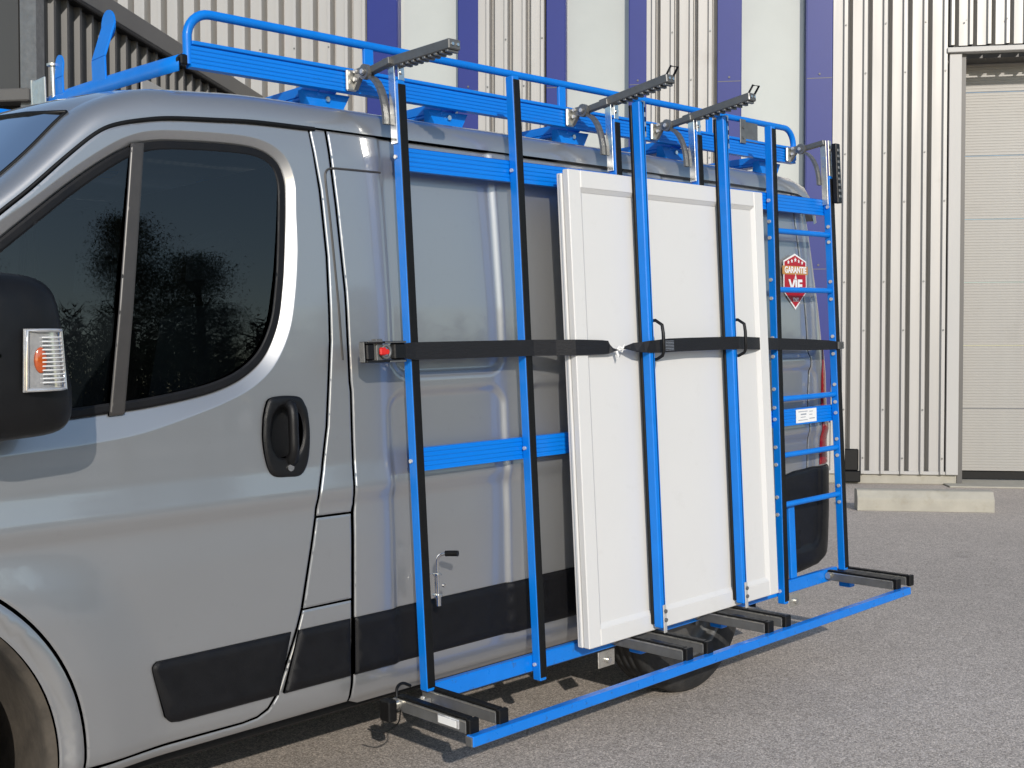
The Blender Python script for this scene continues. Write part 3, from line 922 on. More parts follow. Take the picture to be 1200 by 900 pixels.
m = MB(); m.grid([span(i, crown=0.035, bow=0.10 * np.clip((1.3 - GUT[i][0]) / 0.5, 0, 1)) for i in range(ic, len(GUT))]); obj('roof', m, 'paint', van)
m = MB(); m.grid([span(i, crown=0.04, bow=0.10) for i in range(0, ic + 1)]); obj('windscreen', m, 'screen_glass', van)
m = MB(); m.tube([tuple(inner[i] + np.array([0, 0.004, 0.001])) for i in range(0, ic + 1)] + [(p[0], p[1], p[2] + 0.003) for p in span(ic, 13, 0.04, 0.10)], 0.006, 6); obj('windscreen_seal', m, 'rubber', van)
# bonnet, nose, front lamps (ahead of the picture)
bn = []
for k, (x, z, cr_) in enumerate([(0.02, 1.337, 0.05), (-0.10, 1.272, 0.10), (-0.28, 1.184, 0.14), (-0.45, 1.102, 0.16), (-0.60, 1.014, 0.16), (-0.74, 0.932, 0.12), (-0.80, 0.76, 0.03)]):
    hw = 1.025 - float(S(np.array([x]), np.array([z]))[0])
    bn.append([(x - 0.12 * (1 - t * t), 1.025 + hw * t, z + cr_ * (1 - abs(t) ** 2.6)) for t in np.linspace(-1, 1, 21)])
m = MB(); m.grid(bn); obj('bonnet', m, 'paint', van)
m = MB(); m.grid([[(x - 0.10 * (1 - t * t), 1.025 + hw * t, z) for t in np.linspace(-1, 1, 13)] for (x, z, hw) in [(-0.80, 0.74, 0.93), (-0.90, 0.70, 0.90), (-0.93, 0.55, 0.92), (-0.90, 0.36, 0.92), (-0.80, 0.28, 0.90)]]); obj('front_bumper', m, 'black_plastic', van)
for sg in (-1, 1):
    m = MB(); m.grid([[(-0.72 - 0.1 * u - 0.02 * math.sin(v * 3.1), 1.025 + sg * (0.90 - 0.22 * u), 0.80 + 0.20 * v + 0.03 * u) for u in np.linspace(0, 1, 5)] for v in np.linspace(0, 1, 5)]); obj('headlight', m, 'lens_clear', van)
# dark shell behind the sheets and floor
m = MB()
m.box((1.60, 0.075, 0.42), (2.80, W - 0.075, 2.08)); m.box((2.80, 0.075, 0.86), (3.75, W - 0.075, 2.08)); m.box((3.75, 0.075, 0.42), (4.15, W - 0.075, 2.08))
m.box((0.72, 0.05, 0.40), (1.60, W - 0.05, 0.44)); m.box((0.74, 0.045, 0.43), (1.60, 0.06, 1.24)); m.box((0.74, W - 0.06, 0.43), (1.60, W - 0.045, 1.24)); m.box((1.42, 0.07, 1.2), (1.60, 0.09, 2.1)); m.box((1.42, W - 0.09, 1.2), (1.60, W - 0.07, 2.1))
m.box((-0.4, 0.5, 0.45), (0.72, W - 0.5, 1.20))
obj('inner_shell', m, 'dark_gap', van)
m = MB(); m.lathe([(0.437, 0.02), (0.430, 0.05), (0.430, 0.45)], (AXR[0], 0.0, AXR[1]), 'y', 40, math.radians(-10), math.radians(190)); obj('wheel_arch_liner', m, 'dark_gap', van)
m = MB(); m.box((0.75, 0.12, 0.33), (2.72, 0.22, 0.40), 0.01); m.box((0.75, W - 0.22, 0.33), (2.72, W - 0.12, 0.40), 0.01); m.cyl((AXR[0], 0.2, 0.375), (AXR[0], W - 0.2, 0.375), 0.04); m.box((0.3, 0.9, 0.30), (3.9, 1.0, 0.37), 0.01); obj('chassis', m, 'rubber', van)
# cab interior seen faintly through the glass
for yy in (0.52, 1.40):
    m = MB(); m.box((0.75, yy - 0.25, 0.75), (1.27, yy + 0.25, 0.95), 0.05); m.bar((1.25, yy, 0.92), (1.40, yy, 1.62), 0.48, 0.13, up=(1, 0, 0), bev=0.05); m.bar((1.405, yy, 1.66), (1.43, yy, 1.86), 0.26, 0.09, up=(1, 0, 0), bev=0.04)
    obj('seat', m, 'seat_fabric', van)
m = MB()
cst = Vector((0.62, 0.52, 1.20)); ax = Vector((0.75, 0, 0.66)).normalized(); e1 = Vector((0, 1, 0)); e2 = ax.cross(e1)
m.tube([cst + e1 * 0.2 * math.cos(a) + e2 * 0.2 * math.sin(a) for a in np.linspace(0, 2 * math.pi, 33)], 0.016, 8); m.bar(cst - e1 * 0.2, cst + e1 * 0.2, 0.05, 0.02, up=ax); m.cyl(cst, cst - ax * 0.3, 0.03)
obj('steering_wheel', m, 'interior', van)
m = MB(); m.box((0.05, 0.12, 0.9), (0.42, W - 0.12, 1.22), 0.05); obj('dashboard', m, 'interior', van)

# wheels
def wheel(c, side):
    sg = 1 if side == 'l' else -1       # sg: direction from the outer face inwards
    t = MB(); R = 0.358; Rr = 0.205; wd = 0.215
    pr = [(Rr, 0.018), (Rr + 0.02, 0.004), (Rr + 0.06, -0.002), (Rr + 0.10, 0.004), (R - 0.022, 0.014), (R - 0.006, 0.026), (R, 0.042)]
    for q in range(4):
        a = 0.046 + q * 0.034; pr += [(R, a), (R, a + 0.022), (R - 0.008, a + 0.024), (R - 0.008, a + 0.031)]
    pr += [(R, wd - 0.042), (R - 0.006, wd - 0.026), (R - 0.03, wd - 0.01), (Rr, wd - 0.015)]
    t.lathe([(a, b_ * sg) for a, b_ in pr], c, 'y', 72)
    ty = obj('wheel', t, 'tyre', van)
    r_ = MB(); r_.lathe([(a, b_ * sg) for a, b_ in [(Rr + 0.008, 0.016), (Rr + 0.002, 0.008), (Rr - 0.008, 0.012), (Rr - 0.014, 0.03), (Rr - 0.025, 0.06), (0.13, 0.05), (0.10, 0.03), (0.06, 0.028), (0.055, 0.012), (0.0, 0.012)]], c, 'y', 48)
    obj('rim', r_, 'steel_dark', ty)
    b = MB()
    for k in range(5):
        a = 2 * math.pi * k / 5; b.disc((c[0] + 0.082 * math.cos(a), c[1] + 0.03 * sg, c[2] + 0.082 * math.sin(a)), (0, -sg, 0), 0.012, 0.018, 6)
    obj('wheel_nuts', b, 'steel', ty, kind='stuff')
    return ty
def ground_v(x):                           # height of the level ground in the van's axes
    return (0.085 - math.sin(TILT) * (x - 1.5)) / math.cos(TILT)
for xx, ins in ((AXF[0], 0.055), (AXR[0], 0.018)):
    zc = ground_v(xx) + 0.3575
    wheel((xx, ins, zc), 'l'); wheel((xx, W - ins, zc), 'r')

# door handle
hs = lambda x, z: np.full(np.shape(x), 0.0) + 0.004
han = skin('door_handle', hz, 'black_plastic', door_l, holes=[hin], off=-0.014, r=0.010, flange=0.036, step=0.012, bstep=0.008, surf=hs)
skin('handle_cup', hin, 'black_plastic', han, off=0.018, r=0, flange=0, step=0.012, bstep=0.008, surf=lambda x, z: 0.004 + 0.014 * np.cos((x - 1.342) * 26))
m = MB()
gp = smooth_path([(1.352, 0.0, 1.318), (1.350, -0.022, 1.30), (1.349, -0.026, 1.24), (1.349, -0.024, 1.18), (1.352, 0.0, 1.150)], 4)
m.tube(gp, 0.012, 8, radii=[0.015 if 2 < i < len(gp) - 3 else 0.018 for i in range(len(gp))])
obj('handle_grip', m, 'black_plastic', han)
m = MB(); m.disc((1.345, -0.008, 1.135), (0, -1, 0), 0.0105, 0.006, 16); obj('lock', m, 'chrome', han)

# mirror
mo = [(0.40, 1.672), (0.484, 1.668), (0.559, 1.656), (0.601, 1.618), (0.617, 1.529), (0.628, 1.44), (0.634, 1.38), (0.626, 1.325), (0.585, 1.296), (0.48, 1.287), (0.40, 1.285), (0.355, 1.31), (0.335, 1.40), (0.335, 1.55), (0.355, 1.64)]
mo = c2(mo + [mo[0]], 4)[:-1]
mp_ = np.array(mo); cx_, cz_ = 0.48, 1.48
rows = []
for (y_, s_, dx_) in [(0.02, 0.55, -0.03), (-0.02, 0.80, -0.02), (-0.05, 0.93, -0.01), (-0.085, 0.99, 0), (-0.17, 1.0, 0), (-0.205, 0.985, 0.0), (-0.232, 0.94, -0.004), (-0.250, 0.85, -0.010), (-0.262, 0.65, -0.02), (-0.268, 0.35, -0.03), (-0.270, 0.02, -0.03)]:
    rows.append([(cx_ + (p[0] - cx_) * s_ + dx_, y_, cz_ + (p[1] - cz_) * s_) for p in np.vstack([mp_, mp_[:1]])])
m = MB(); m.grid(rows); mir_o = obj('side_mirror', m, 'black_plastic', van)
m = MB(); m.box((0.38, -0.06, 1.33), (0.50, 0.06, 1.42), 0.02); obj('mirror_arm', m, 'black_plastic', mir_o)
# indicator lens set in the rear outer edge of the shell: frame, clear cover ribs, orange bulb
def mq(u, v, d=0.0):
    """point on the lens patch: u along from outer to rear, v up"""
    a = np.array([0.503, -0.281, 0.0]); b_ = np.array([0.584, -0.264, 0.0])
    p = a + (b_ - a) * u
    n_ = np.array([0.37, -0.928, 0.0])
    p = p + n_ * (0.014 * math.sin(math.pi * u) + d)
    return (p[0] + 0.006 * v - 0.004 + (0.012 * (1 - v) * u), p[1], 1.402 + 0.132 * v)
m = MB(); m.grid([[mq(u, v, -0.004) for v in np.linspace(-0.03, 1.03, 3)] for u in np.linspace(-0.04, 1.0, 9)])
ind = obj('indicator', m, 'lens_clear', mir_o)
m = MB()
for k in range(12):
    v = 0.12 + 0.76 * k / 11
    m.tube([mq(u, v, 0.004) for u in np.linspace(0.30, 0.96, 7)], 0.0017, 6)
obj('lens_ribs', m, 'white_print', ind)
m = MB()
m.tube([mq(0, 0.0, 0.002), mq(0, 0.5, 0.002), mq(0, 1, 0.002)] + [mq(u, 1, 0.002) for u in (0.25, 0.5, 0.75, 1)], 0.0045, 6); m.tube([mq(u, 0, 0.002) for u in np.linspace(0, 1, 6)] + [mq(1, v, 0.002) for v in (0.3, 0.6, 1)], 0.0045, 6)
obj('lens_rim', m, 'lens_clear', ind)
m = MB()
P = []
for i in range(9):
    th = math.pi * i / 8; row = []
    for k in range(13):
        ph = 2 * math.pi * k / 12
        row.append(np.array(mq(0.30 + 0.15 * math.sin(th) * math.cos(ph), 0.50 + 0.22 * math.cos(th), -0.001)) + np.array([0.0015, -0.004, 0]) * max(0, math.sin(th) * math.sin(ph)))
    P.append(row)
m.grid(P); obj('bulb', m, 'lens_orange', ind)

# warranty shield sticker on the side panel
def Sy(x, z):
    return float(S(np.array([x]), np.array([z]))[0])
ysk = min(Sy(x, z) for x in (3.97, 4.05, 4.13) for z in (1.6, 1.7, 1.84)) - 0.003
def flatpoly(pts, y, t=0.0012):
    m_ = MB(); n = len(pts)
    m_.add([(p[0], y, p[1]) for p in pts], [tuple(range(n))[::-1]])
    m_.add([(p[0], y + t, p[1]) for p in pts], [tuple(range(n))])
    return m_
cx0 = 4.048
def sh(k, dz=0):
    return [(cx0 - 0.092 * k, 1.812 - (1 - k) * 0.06), (cx0, 1.846 - (1 - k) * 0.12), (cx0 + 0.092 * k, 1.812 - (1 - k) * 0.06), (cx0 + 0.094 * k, 1.70), (cx0 + 0.085 * k, 1.668), (cx0, 1.594 + (1 - k) * 0.16), (cx0 - 0.085 * k, 1.668), (cx0 - 0.094 * k, 1.70)]
stk = obj('shield_sticker', flatpoly(sh(1.0)[::-1], ysk), 'white_print', van, label='red warranty shield sticker with a gold band on the rear side panel')
obj('shield_field', flatpoly(sh(0.93)[::-1], ysk - 0.0008), 'red_print', stk)
obj('gold_band', flatpoly([(cx0 - 0.103, 1.752), (cx0 - 0.103, 1.790), (cx0 + 0.103, 1.790), (cx0 + 0.103, 1.752)][::-1], ysk - 0.0016), 'gold_print', stk)
for k in range(5):
    c_ = (cx0 - 0.056 + 0.028 * k, 1.806 + 0.006 * (2 - abs(k - 2))); st_ = []
    for q in range(10):
        a = math.pi / 2 + math.pi * q / 5; rr = (0.010 if k != 2 else 0.012) * (1 if q % 2 == 0 else 0.42)
        st_.append((c_[0] + rr * math.cos(a), c_[1] + rr * math.sin(a)))
    obj('star', flatpoly(st_, ysk - 0.0024), 'white_print', stk)
def text(name, s, size, loc, frame, parent, material, xs=1.0, bold=0.0):
    cu = bpy.data.curves.new(name, 'FONT'); cu.body = s; cu.size = size; cu.align_x = 'CENTER'; cu.align_y = 'CENTER'; cu.offset = bold; cu.extrude = 0.0003; cu.resolution_u = 3
    to = bpy.data.objects.new(name, cu); COL.objects.link(to)
    bpy.context.view_layer.update()
    dg = bpy.context.evaluated_depsgraph_get()
    me = bpy.data.meshes.new_from_object(to.evaluated_get(dg))
    bpy.data.objects.remove(to)
    m_ = MB(); m_.add([(loc[0] + v.co.x * xs, loc[1] - v.co.z, loc[2] + v.co.y) for v in me.vertices], [tuple(p.vertices) for p in me.polygons])
    return obj(name, m_, material, parent)
text('lettering', 'GARANTIE', 0.040, (cx0, ysk - 0.0028, 1.771), None, stk, 'white_print', 0.92, 0.0012)
text('lettering', '\u00c0', 0.030, (cx0, ysk - 0.0028, 1.737), None, stk, 'white_print', 1.0, 0.001)
text('lettering', 'VIE', 0.072, (cx0, ysk - 0.0028, 1.700), None, stk, 'white_print', 1.1, 0.003)
text('lettering', 'TNT', 0.024, (cx0, ysk - 0.0028, 1.638), None, stk, 'white_print', 1.0, 0.0006)

# ================================================================== ROOF RACK
rr_ = root('roof_rack', (2.7, 1.02, 2.2), VT, 'blue roof rack with tubular rail along the top of the van', 'roof rack')
YB = 0.15
def grooved(x0, x1, y_out, z0, z1, t, n=5, sgn=-1, gd=0.0022, lip=True):
    """extruded aluminium plank lying along x, ribbed on its outer face"""
    h = (z1 - z0); pr = [(0, y_out - sgn * t, z0), (0, y_out, z0)]
    for k in range(n):
        a = z0 + h * (k + 0.12) / n; b_ = z0 + h * (k + 0.5) / n; c_ = z0 + h * (k + 0.62) / n; d_ = z0 + h * (k + 1.0) / n
        pr += [(0, y_out, a), (0, y_out, b_), (0, y_out - sgn * gd, b_ + 0.0012), (0, y_out - sgn * gd, d_ - 0.0012)]
    pr += [(0, y_out, z1), (0, y_out - sgn * t, z1)]
    if sgn < 0:
        pr = pr[::-1]
    return MB().extrude(pr, [(x0, 0, 0), (x1, 0, 0)])
for (yb, sg) in ((YB, -1), (W - YB, 1)):
    bm_ = grooved(1.165, 4.27, yb, 2.283, 2.344, 0.03, 5, sg)
    be = obj('side_beam', bm_, 'blue_alu', rr_)
    l_ = MB(); l_.box((1.17, yb - 0.002 * sg * -1, 2.3465), (4.265, yb - sg * 0.03, 2.358), 0.002); obj('beam_lip', l_, 'blue_alu', be)
    pts = [(1.163, yb, 2.292), (1.163, yb, 2.37)]
    pts += [(1.163 + 0.075 - 0.075 * math.cos(a), yb, 2.368 + 0.075 * math.sin(a)) for a in np.linspace(0.15, math.pi / 2, 8)]
    pts += [(2.0, yb, 2.444), (3.0, yb, 2.444), (4.20, yb, 2.444)]
    pts += [(4.20 + 0.075 * math.sin(a), yb, 2.369 + 0.075 * math.cos(a)) for a in np.linspace(0.15, math.pi / 2, 8)]
    pts += [(4.275, yb, 2.30)]
    off_ = -0.017 if sg < 0 else 0.017
    t_ = MB(); t_.tube([(p[0], p[1] - 0.0 + (0.016 * -sg if sg < 0 else -0.016), p[2]) for p in pts], 0.0135, 12); obj('rail_tube', t_, 'blue', rr_)
    for xx in (1.80, 2.70, 3.62):
        p_ = MB(); p_.box((xx - 0.019, yb - sg * 0.010, 2.345), (xx + 0.019, yb - sg * 0.022, 2.436), 0.002); obj('rail_post', p_, 'blue', rr_)
for xx in (1.655, 2.16, 2.79, 3.42, 4.12):
    c_ = MB(); c_.box((xx - 0.035, 0.19, 2.266), (xx + 0.035, W - 0.19, 2.281), 0.004); c_.box((xx - 0.035, 0.19, 2.2815), (xx - 0.029, W - 0.19, 2.312), 0.001); c_.box((xx + 0.029, 0.19, 2.2815), (xx + 0.035, W - 0.19, 2.312), 0.001)
    cb = obj('cross_bar', c_, 'blue', rr_)
    for yb, sg in ((YB, 1), (W - YB, -1)):
        f_ = MB()
        f_.add([(xx - 0.09, yb + 0.045 * sg, 2.281), (xx + 0.09, yb + 0.045 * sg, 2.281), (xx + 0.05, yb + 0.045 * sg, 2.212), (xx - 0.05, yb + 0.045 * sg, 2.212),
                (xx - 0.09, yb + 0.07 * sg, 2.281), (xx + 0.09, yb + 0.07 * sg, 2.281), (xx + 0.05, yb + 0.11 * sg, 2.222), (xx - 0.05, yb + 0.11 * sg, 2.222)],
               [(0, 1, 2, 3), (4, 7, 6, 5), (0, 4, 5, 1), (1, 5, 6, 2), (2, 6, 7, 3), (3, 7, 4, 0)])
        obj('foot', f_, 'blue', cb)
        b_ = MB(); b_.disc((xx, yb + 0.0445 * sg, 2.26), (0, -sg, 0), 0.009, 0.008, 6); obj('bolt', b_, 'chrome', cb)
# walkway slats down the middle of the rack
for k in range(4):
    yy = 0.55 + k * 0.24
    s_ = MB(); s_.box((1.9, yy, 2.3125), (4.1, yy + 0.10, 2.322), 0.003); obj('walkway_plank', s_, 'zinc', rr_)
# front wind deflector: bent plate sloping across the front
d_ = MB()
P = []
for t in np.linspace(0, 1, 15):
    y = 0.165 + (W - 0.33) * t; lift = 0.050 * math.sin(math.pi * min(t, 1 - t) * 1.0 * 1.0)
    up_ = 0.075 * (1 - abs(2 * t - 1) ** 1.3) 
    P.append([(1.175, y, 2.325 + up_ * 0.5), (1.150, y, 2.318 + up_ * 0.5), (1.135, y, 2.300 + up_ * 0.5), (1.135, y, 2.270 + up_ * 0.4)])
d_.grid(P)
dfl = obj('front_deflector', d_, 'blue', rr_)
dfl.modifiers.new('thick', 'SOLIDIFY').thickness = 0.004
m = MB(); m.box((1.136, 0.155, 2.288), (1.160, 0.18, 2.318), 0.004); m.disc((1.135, 0.168, 2.303), (-1, 0, 0), 0.007, 0.005, 8); obj('end_block', m, 'rubber', dfl)
# ladder stops on the front bar
for yy, zk, zt, dx_, w_ in ((0.69, 2.405, 2.515, 0.037, 0.095), (0.995, 2.40, 2.445, 0.004, 0.062)):
    m = MB()
    m.bar((1.14, yy, 2.325), (1.14, yy, zk), w_, 0.006, up=(1, 0, 0), bev=0.001)
    m.bar((1.14, yy, zk + 0.0005), (1.14 + dx_, yy, zt), w_, 0.006, up=(1, 0, 0), bev=0.001)
    m.disc((1.137 + dx_, yy, zt), (1, 0, 0), w_ / 2 - 0.001, 0.0055, 20)
    obj('ladder_stop', m, 'blue', rr_)
m = MB(); m.cyl((1.14, 1.045, 2.33), (1.14, 1.045, 2.447), 0.008, 8); m.disc((1.14, 1.045, 2.447), (0, 0, 1), 0.019, 0.008, 6); obj('long_bolt', m, 'zinc', rr_)
m = MB(); m.box((1.11, 1.045, 2.32), (1.116, 1.155, 2.41), 0.002); m.box((1.11, 1.1555, 2.30), (1.16, 1.166, 2.418), 0.002); obj('end_plate', m, 'zinc', rr_)
m = MB(); m.box((3.83, YB - 0.001, 2.345), (3.96, YB + 0.004, 2.432), 0.001); m.box((3.82, YB - 0.006, 2.335), (3.862, YB - 0.0015, 2.44), 0.001); m.disc((3.84, YB - 0.006, 2.36), (0, -1, 0), 0.007, 0.005, 8); m.disc((3.84, YB - 0.006, 2.405), (0, -1, 0), 0.007, 0.005, 8)
obj('rear_bracket', m, 'steel', rr_)
m = MB(); m.bar((2.28, 0.42, 2.322), (2.20, 0.42, 2.40), 0.03, 0.008, up=(1, 0, 0), bev=0.001); obj('hook', m, 'blue', rr_)

# ================================================================== SIDE RACK (leans 1.9 degrees towards the van)
LEAN = 0.033
sr = root('side_rack', (2.95, -0.2, 0.30), VT, 'blue glazing rack with black rubber faced posts mounted along the side of the van', 'rack')
def yr(z, off=0.0):
    return -0.11 + (z - 0.40) * LEAN + off
def leanbox(mb, x0, x1, o0, o1, z0, z1, bev=0.002, dx=0.0):
    """box in the leaning plane: o = depth from the outer post face (positive towards the van)"""
    xf = lambda p: (p[0] + dx * (p[2] - z0) / max(1e-6, z1 - z0), yr(p[2], p[1]), p[2])
    return mb.box((x0, o0, z0), (x1, o1, z1), bev, xf)
def rk_rail(name, x0, x1, z0, z1, o, mat_):
    g_ = grooved(x0, x1, 0.0, z0, z1, 0.022, 5, -1)
    g_.v = [(p[0], yr(p[2], o + p[1]), p[2]) for p in g_.v]
    return obj(name, g_, mat_, sr)
rk_rail('top_rail', 1.775, 4.262, 2.024, 2.096, 0.041, 'blue_alu')
mrl = rk_rail('middle_rail', 1.775, 4.262, 1.083, 1.156, 0.041, 'blue_alu')
m = MB(); leanbox(m, 1.785, 4.235, 0.041, 0.068, 0.352, 0.408, 0.004); brl = obj('bottom_rail', m, 'blue_worn', sr)
POSTS = [(1.752, 1.750, 0.401, 2.293, True), (2.245, 2.245, 0.325, 2.376, False), (2.756, 2.756, 0.401, 2.290, True), (3.253, 3.253, 0.401, 2.296, True), (3.735, 3.780, 0.325, 2.378, False), (4.235, 4.235, 0.395, 2.20, True)]
for i, (xb, xt, z0, z1, arm) in enumerate(POSTS):
    p_ = MB(); leanbox(p_, xb, xb + 0.031, 0.004, 0.040, z0, z1, 0.003, dx=xt - xb); po = obj('post', p_, 'blue', sr)
    r_ = MB(); leanbox(r_, xb + 0.001, xb + 0.030, 0.0, 0.0035, z0 + 0.012, z1 - 0.012, 0.001, dx=xt - xb); obj('rubber_strip', r_, 'rubber', po)
    b_ = MB()
    zb = (2.06, 1.12, 0.38) if i < 4 else (2.06, 1.12, 0.38, 1.97, 1.90, 1.72, 1.64, 1.47, 1.39, 1.25, 1.17, 1.00, 0.925, 0.785, 0.71)
    for z in zb:
        xx = xb + (xt - xb) * (z - z0) / (z1 - z0)
        b_.disc((xx, yr(z, 0.026 if i < 5 else 0.018), z), (-1, 0, 0), 0.0065 if i < 4 else 0.008, 0.006, 8)
    obj('bolts', b_, 'bolt_zinc', po, kind='stuff')
    if not arm:
        continue
    # hanger: zinc clamp on the roof rack beam, knuckle, arm, curved brace, upright plate
    xc = xb - 0.044
    c_ = MB(); c_.box((xc - 0.016, YB - 0.016, 2.284), (xc + 0.024, YB - 0.003, 2.350), 0.004); cl = obj('beam_clamp', c_, 'zinc', po)
    k_ = MB()
    k_.add(*(lambda Q: ([(xc + 0.010, y, z) for y, z in Q] + [(xc + 0.026, y, z) for y, z in Q], [tuple(range(len(Q))), tuple(range(len(Q), 2 * len(Q)))[::-1]] + [(j, j + len(Q), (j + 1) % len(Q) + len(Q), (j + 1) % len(Q)) for j in range(len(Q))]))
           ([(YB - 0.016, 2.350), (YB - 0.05, 2.352)] + [(YB - 0.066 + 0.024 * math.cos(a), 2.336 + 0.024 * math.sin(a)) for a in np.linspace(1.2, 4.9, 9)] + [(YB - 0.045, 2.322), (YB - 0.03, 2.305), (YB - 0.016, 2.288)]))
    k_.cyl((xc + 0.005, YB - 0.066, 2.336), (xc + 0.046, YB - 0.066, 2.336), 0.013, 12)
    obj('knuckle', k_, 'steel', po)
    for (by, bz, br_) in ((0.066, 2.336, 0.008), (0.03, 2.343, 0.007), (0.028, 2.318, 0.007)):
        bt = MB(); bt.disc((xc + 0.0095, YB - by, bz), (-1, 0, 0), br_, 0.008, 6); obj('bolt', bt, 'bolt_zinc', po)
    a_ = MB(); a_.bar((xc + 0.034, YB - 0.060, 2.337), (xc + 0.034, yr(2.35, 0.015), 2.352), 0.026, 0.022, bev=0.002); obj('hanger_arm', a_, 'steel_dark', po)
    arcp = [(xc + 0.030, YB - 0.062 - 0.095 * math.sin(a) * 0.95, 2.322 - 0.16 * (1 - math.cos(a))) for a in np.linspace(0.0, math.pi / 2, 9)]
    br = MB()
    for q in range(len(arcp) - 1):
        A, B = arcp[q], arcp[q + 1]
        dn = np.array([0, B[2] - A[2], -(B[1] - A[1])]); dn = dn / np.linalg.norm(dn) * 0.005
        br.add([(A[0] - 0.013, A[1] + dn[1], A[2] + dn[2]), (A[0] + 0.013, A[1] + dn[1], A[2] + dn[2]), (A[0] + 0.013, A[1] - dn[1], A[2] - dn[2]), (A[0] - 0.013, A[1] - dn[1], A[2] - dn[2]),
                (B[0] - 0.013, B[1] + dn[1], B[2] + dn[2]), (B[0] + 0.013, B[1] + dn[1], B[2] + dn[2]), (B[0] + 0.013, B[1] - dn[1], B[2] - dn[2]), (B[0] - 0.013, B[1] - dn[1], B[2] - dn[2])],
               [(0, 1, 5, 4), (1, 2, 6, 5), (2, 3, 7, 6), (3, 0, 4, 7)])
    obj('hanger_brace', br, 'steel', po)
    u_ = MB(); leanbox(u_, xb - 0.006, xb - 0.001, 0.012, 0.042, 2.10 if i < 5 else 2.07, 2.362, 0.001); leanbox(u_, xb + 0.006, xb + 0.030, 0.006, 0.010, z1 + 0.001, 2.362, 0.001); u_.disc((xb + 0.018, yr(2.318, 0.006), 2.318), (0, -1, 0), 0.007, 0.006, 8)
    obj('upright_plate', u_, 'chrome' if i != 5 else 'zinc', po)
    # slotted slide on top of the post
    if i < 5:
        e = 0.0 if i == 0 else 0.040
        A = np.array([xb + 0.012, 0.02, 2.351]); B = np.array([xb + 0.012, -0.300, 2.351 + e])
        s_ = MB(); s_.bar(A, B, 0.046, 0.030, bev=0.003)
        sl = obj('slide', s_, 'steel_dark', po)
        t_ = MB()
        for q in range(9):
            f = 0.30 + 0.66 * q / 8; c_ = A + (B - A) * f
            t_.box((c_[0] - 0.022, c_[1] - 0.006, c_[2] - 0.022), (c_[0] + 0.020, c_[1] + 0.006, c_[2] - 0.0155), 0.001)
        obj('slide_teeth', t_, 'steel', sl)
        for dx_ in (-0.010, 0.010):
            m = MB(); m.disc((B[0] + dx_, B[1], B[2]), (0, -1, 0), 0.005, 0.004, 8); obj('screw', m, 'chrome', sl)
        if i > 0:
            l_ = MB(); c_ = B
            l_.tube([(c_[0] - 0.012, c_[1] + 0.012, c_[2] + 0.010), (c_[0] - 0.012, c_[1] - 0.010, c_[2] + 0.040), (c_[0] + 0.022, c_[1] - 0.014, c_[2] + 0.040), (c_[0] + 0.022, c_[1] + 0.008, c_[2] + 0.010)], 0.0042, 6)
            obj('pull_loop', l_, 'rubber', sl)
    else:
        s_ = MB(); leanbox(s_, xb + 0.010, xb + 0.046, -0.030, -0.004, 2.075, 2.345, 0.003); sl = obj('slide', s_, 'black_plastic', po, label='slotted black slide folded down against the rear post')
        t_ = MB()
        for q in range(9):
            z = 2.10 + q * 0.026; leanbox(t_, xb + 0.018, xb + 0.040, -0.033, -0.029, z, z + 0.012, 0.001)
        obj('slide_teeth', t_, 'steel', sl)
# folding load arms: two rubber-topped channels at each arm post
proto_arm = None
for i, (xb, xt, z0, z1, arm) in enumerate(POSTS):
    if not arm:
        continue
    for (a0, a1) in ((xb - 0.095, xb - 0.065), (xb + 0.022, xb + 0.052)):
        c_ = MB(); c_.box((a0 - 0.003, -0.395, 0.362), (a1 + 0.003, -0.055, 0.397), 0.002); ar = obj('load_arm', c_, 'steel', sr)
        t_ = MB(); t_.box((a0 + 0.003, -0.392, 0.3975), (a1 - 0.001, -0.07, 0.4065), 0.002); obj('arm_rubber', t_, 'rubber', ar)
        t_ = MB(); t_.box((a0 - 0.0042, -0.391, 0.3955), (a0 + 0.0012, -0.075, 0.3995), 0.0); obj('arm_lip', t_, 'zinc', ar)
        e_ = MB(); e_.box((a0 - 0.004, -0.414, 0.3595), (a1 + 0.004, -0.3955, 0.407), 0.003); obj('end_cap', e_, 'rubber', ar)
    h_ = MB(); h_.box((xb - 0.062, -0.10, 0.362), (xb + 0.020, -0.07, 0.378), 0.002); h_.cyl((xb - 0.115, -0.085, 0.385), (xb - 0.096, -0.085, 0.385), 0.014, 10); obj('arm_hinge', h_, 'zinc', sr)
    b_ = MB(); b_.box((xb - 0.03, -0.15, 0.325), (xb + 0.01, -0.09, 0.36), 0.004); obj('hinge_foot', b_, 'blue', sr)
    if i == 0:
        k_ = MB(); k_.box((xb - 0.150, -0.105, 0.340), (xb - 0.118, -0.055, 0.405), 0.004); obj('rail_end_cap', k_, 'rubber', sr)
        w_ = MB(); w_.tube(smooth_path([(xb - 0.11, -0.11, 0.375), (xb - 0.115, -0.10, 0.33), (xb - 0.14, -0.06, 0.30), (xb - 0.17, -0.02, 0.31)], 4), 0.0025, 6); obj('cable', w_, 'rubber', sr)
        w_ = MB(); w_.tube(smooth_path([(xb - 0.10, -0.08, 0.405), (xb - 0.09, -0.07, 0.43), (xb - 0.06, -0.06, 0.435), (xb - 0.03, -0.06, 0.42)], 4), 0.005, 6); obj('cable', w_, 'rubber', sr)
        mk = MB(); mk.box((xb - 0.103, -0.368, 0.369), (xb - 0.0955, -0.272, 0.398), 0.003); mo_ = obj('marker_lamp', mk, 'lens_clear', sr)
        mk = MB(); mk.box((xb - 0.1045, -0.36, 0.373), (xb - 0.1032, -0.28, 0.394), 0.0005); obj('marker_lens', mk, 'white_print', mo_)
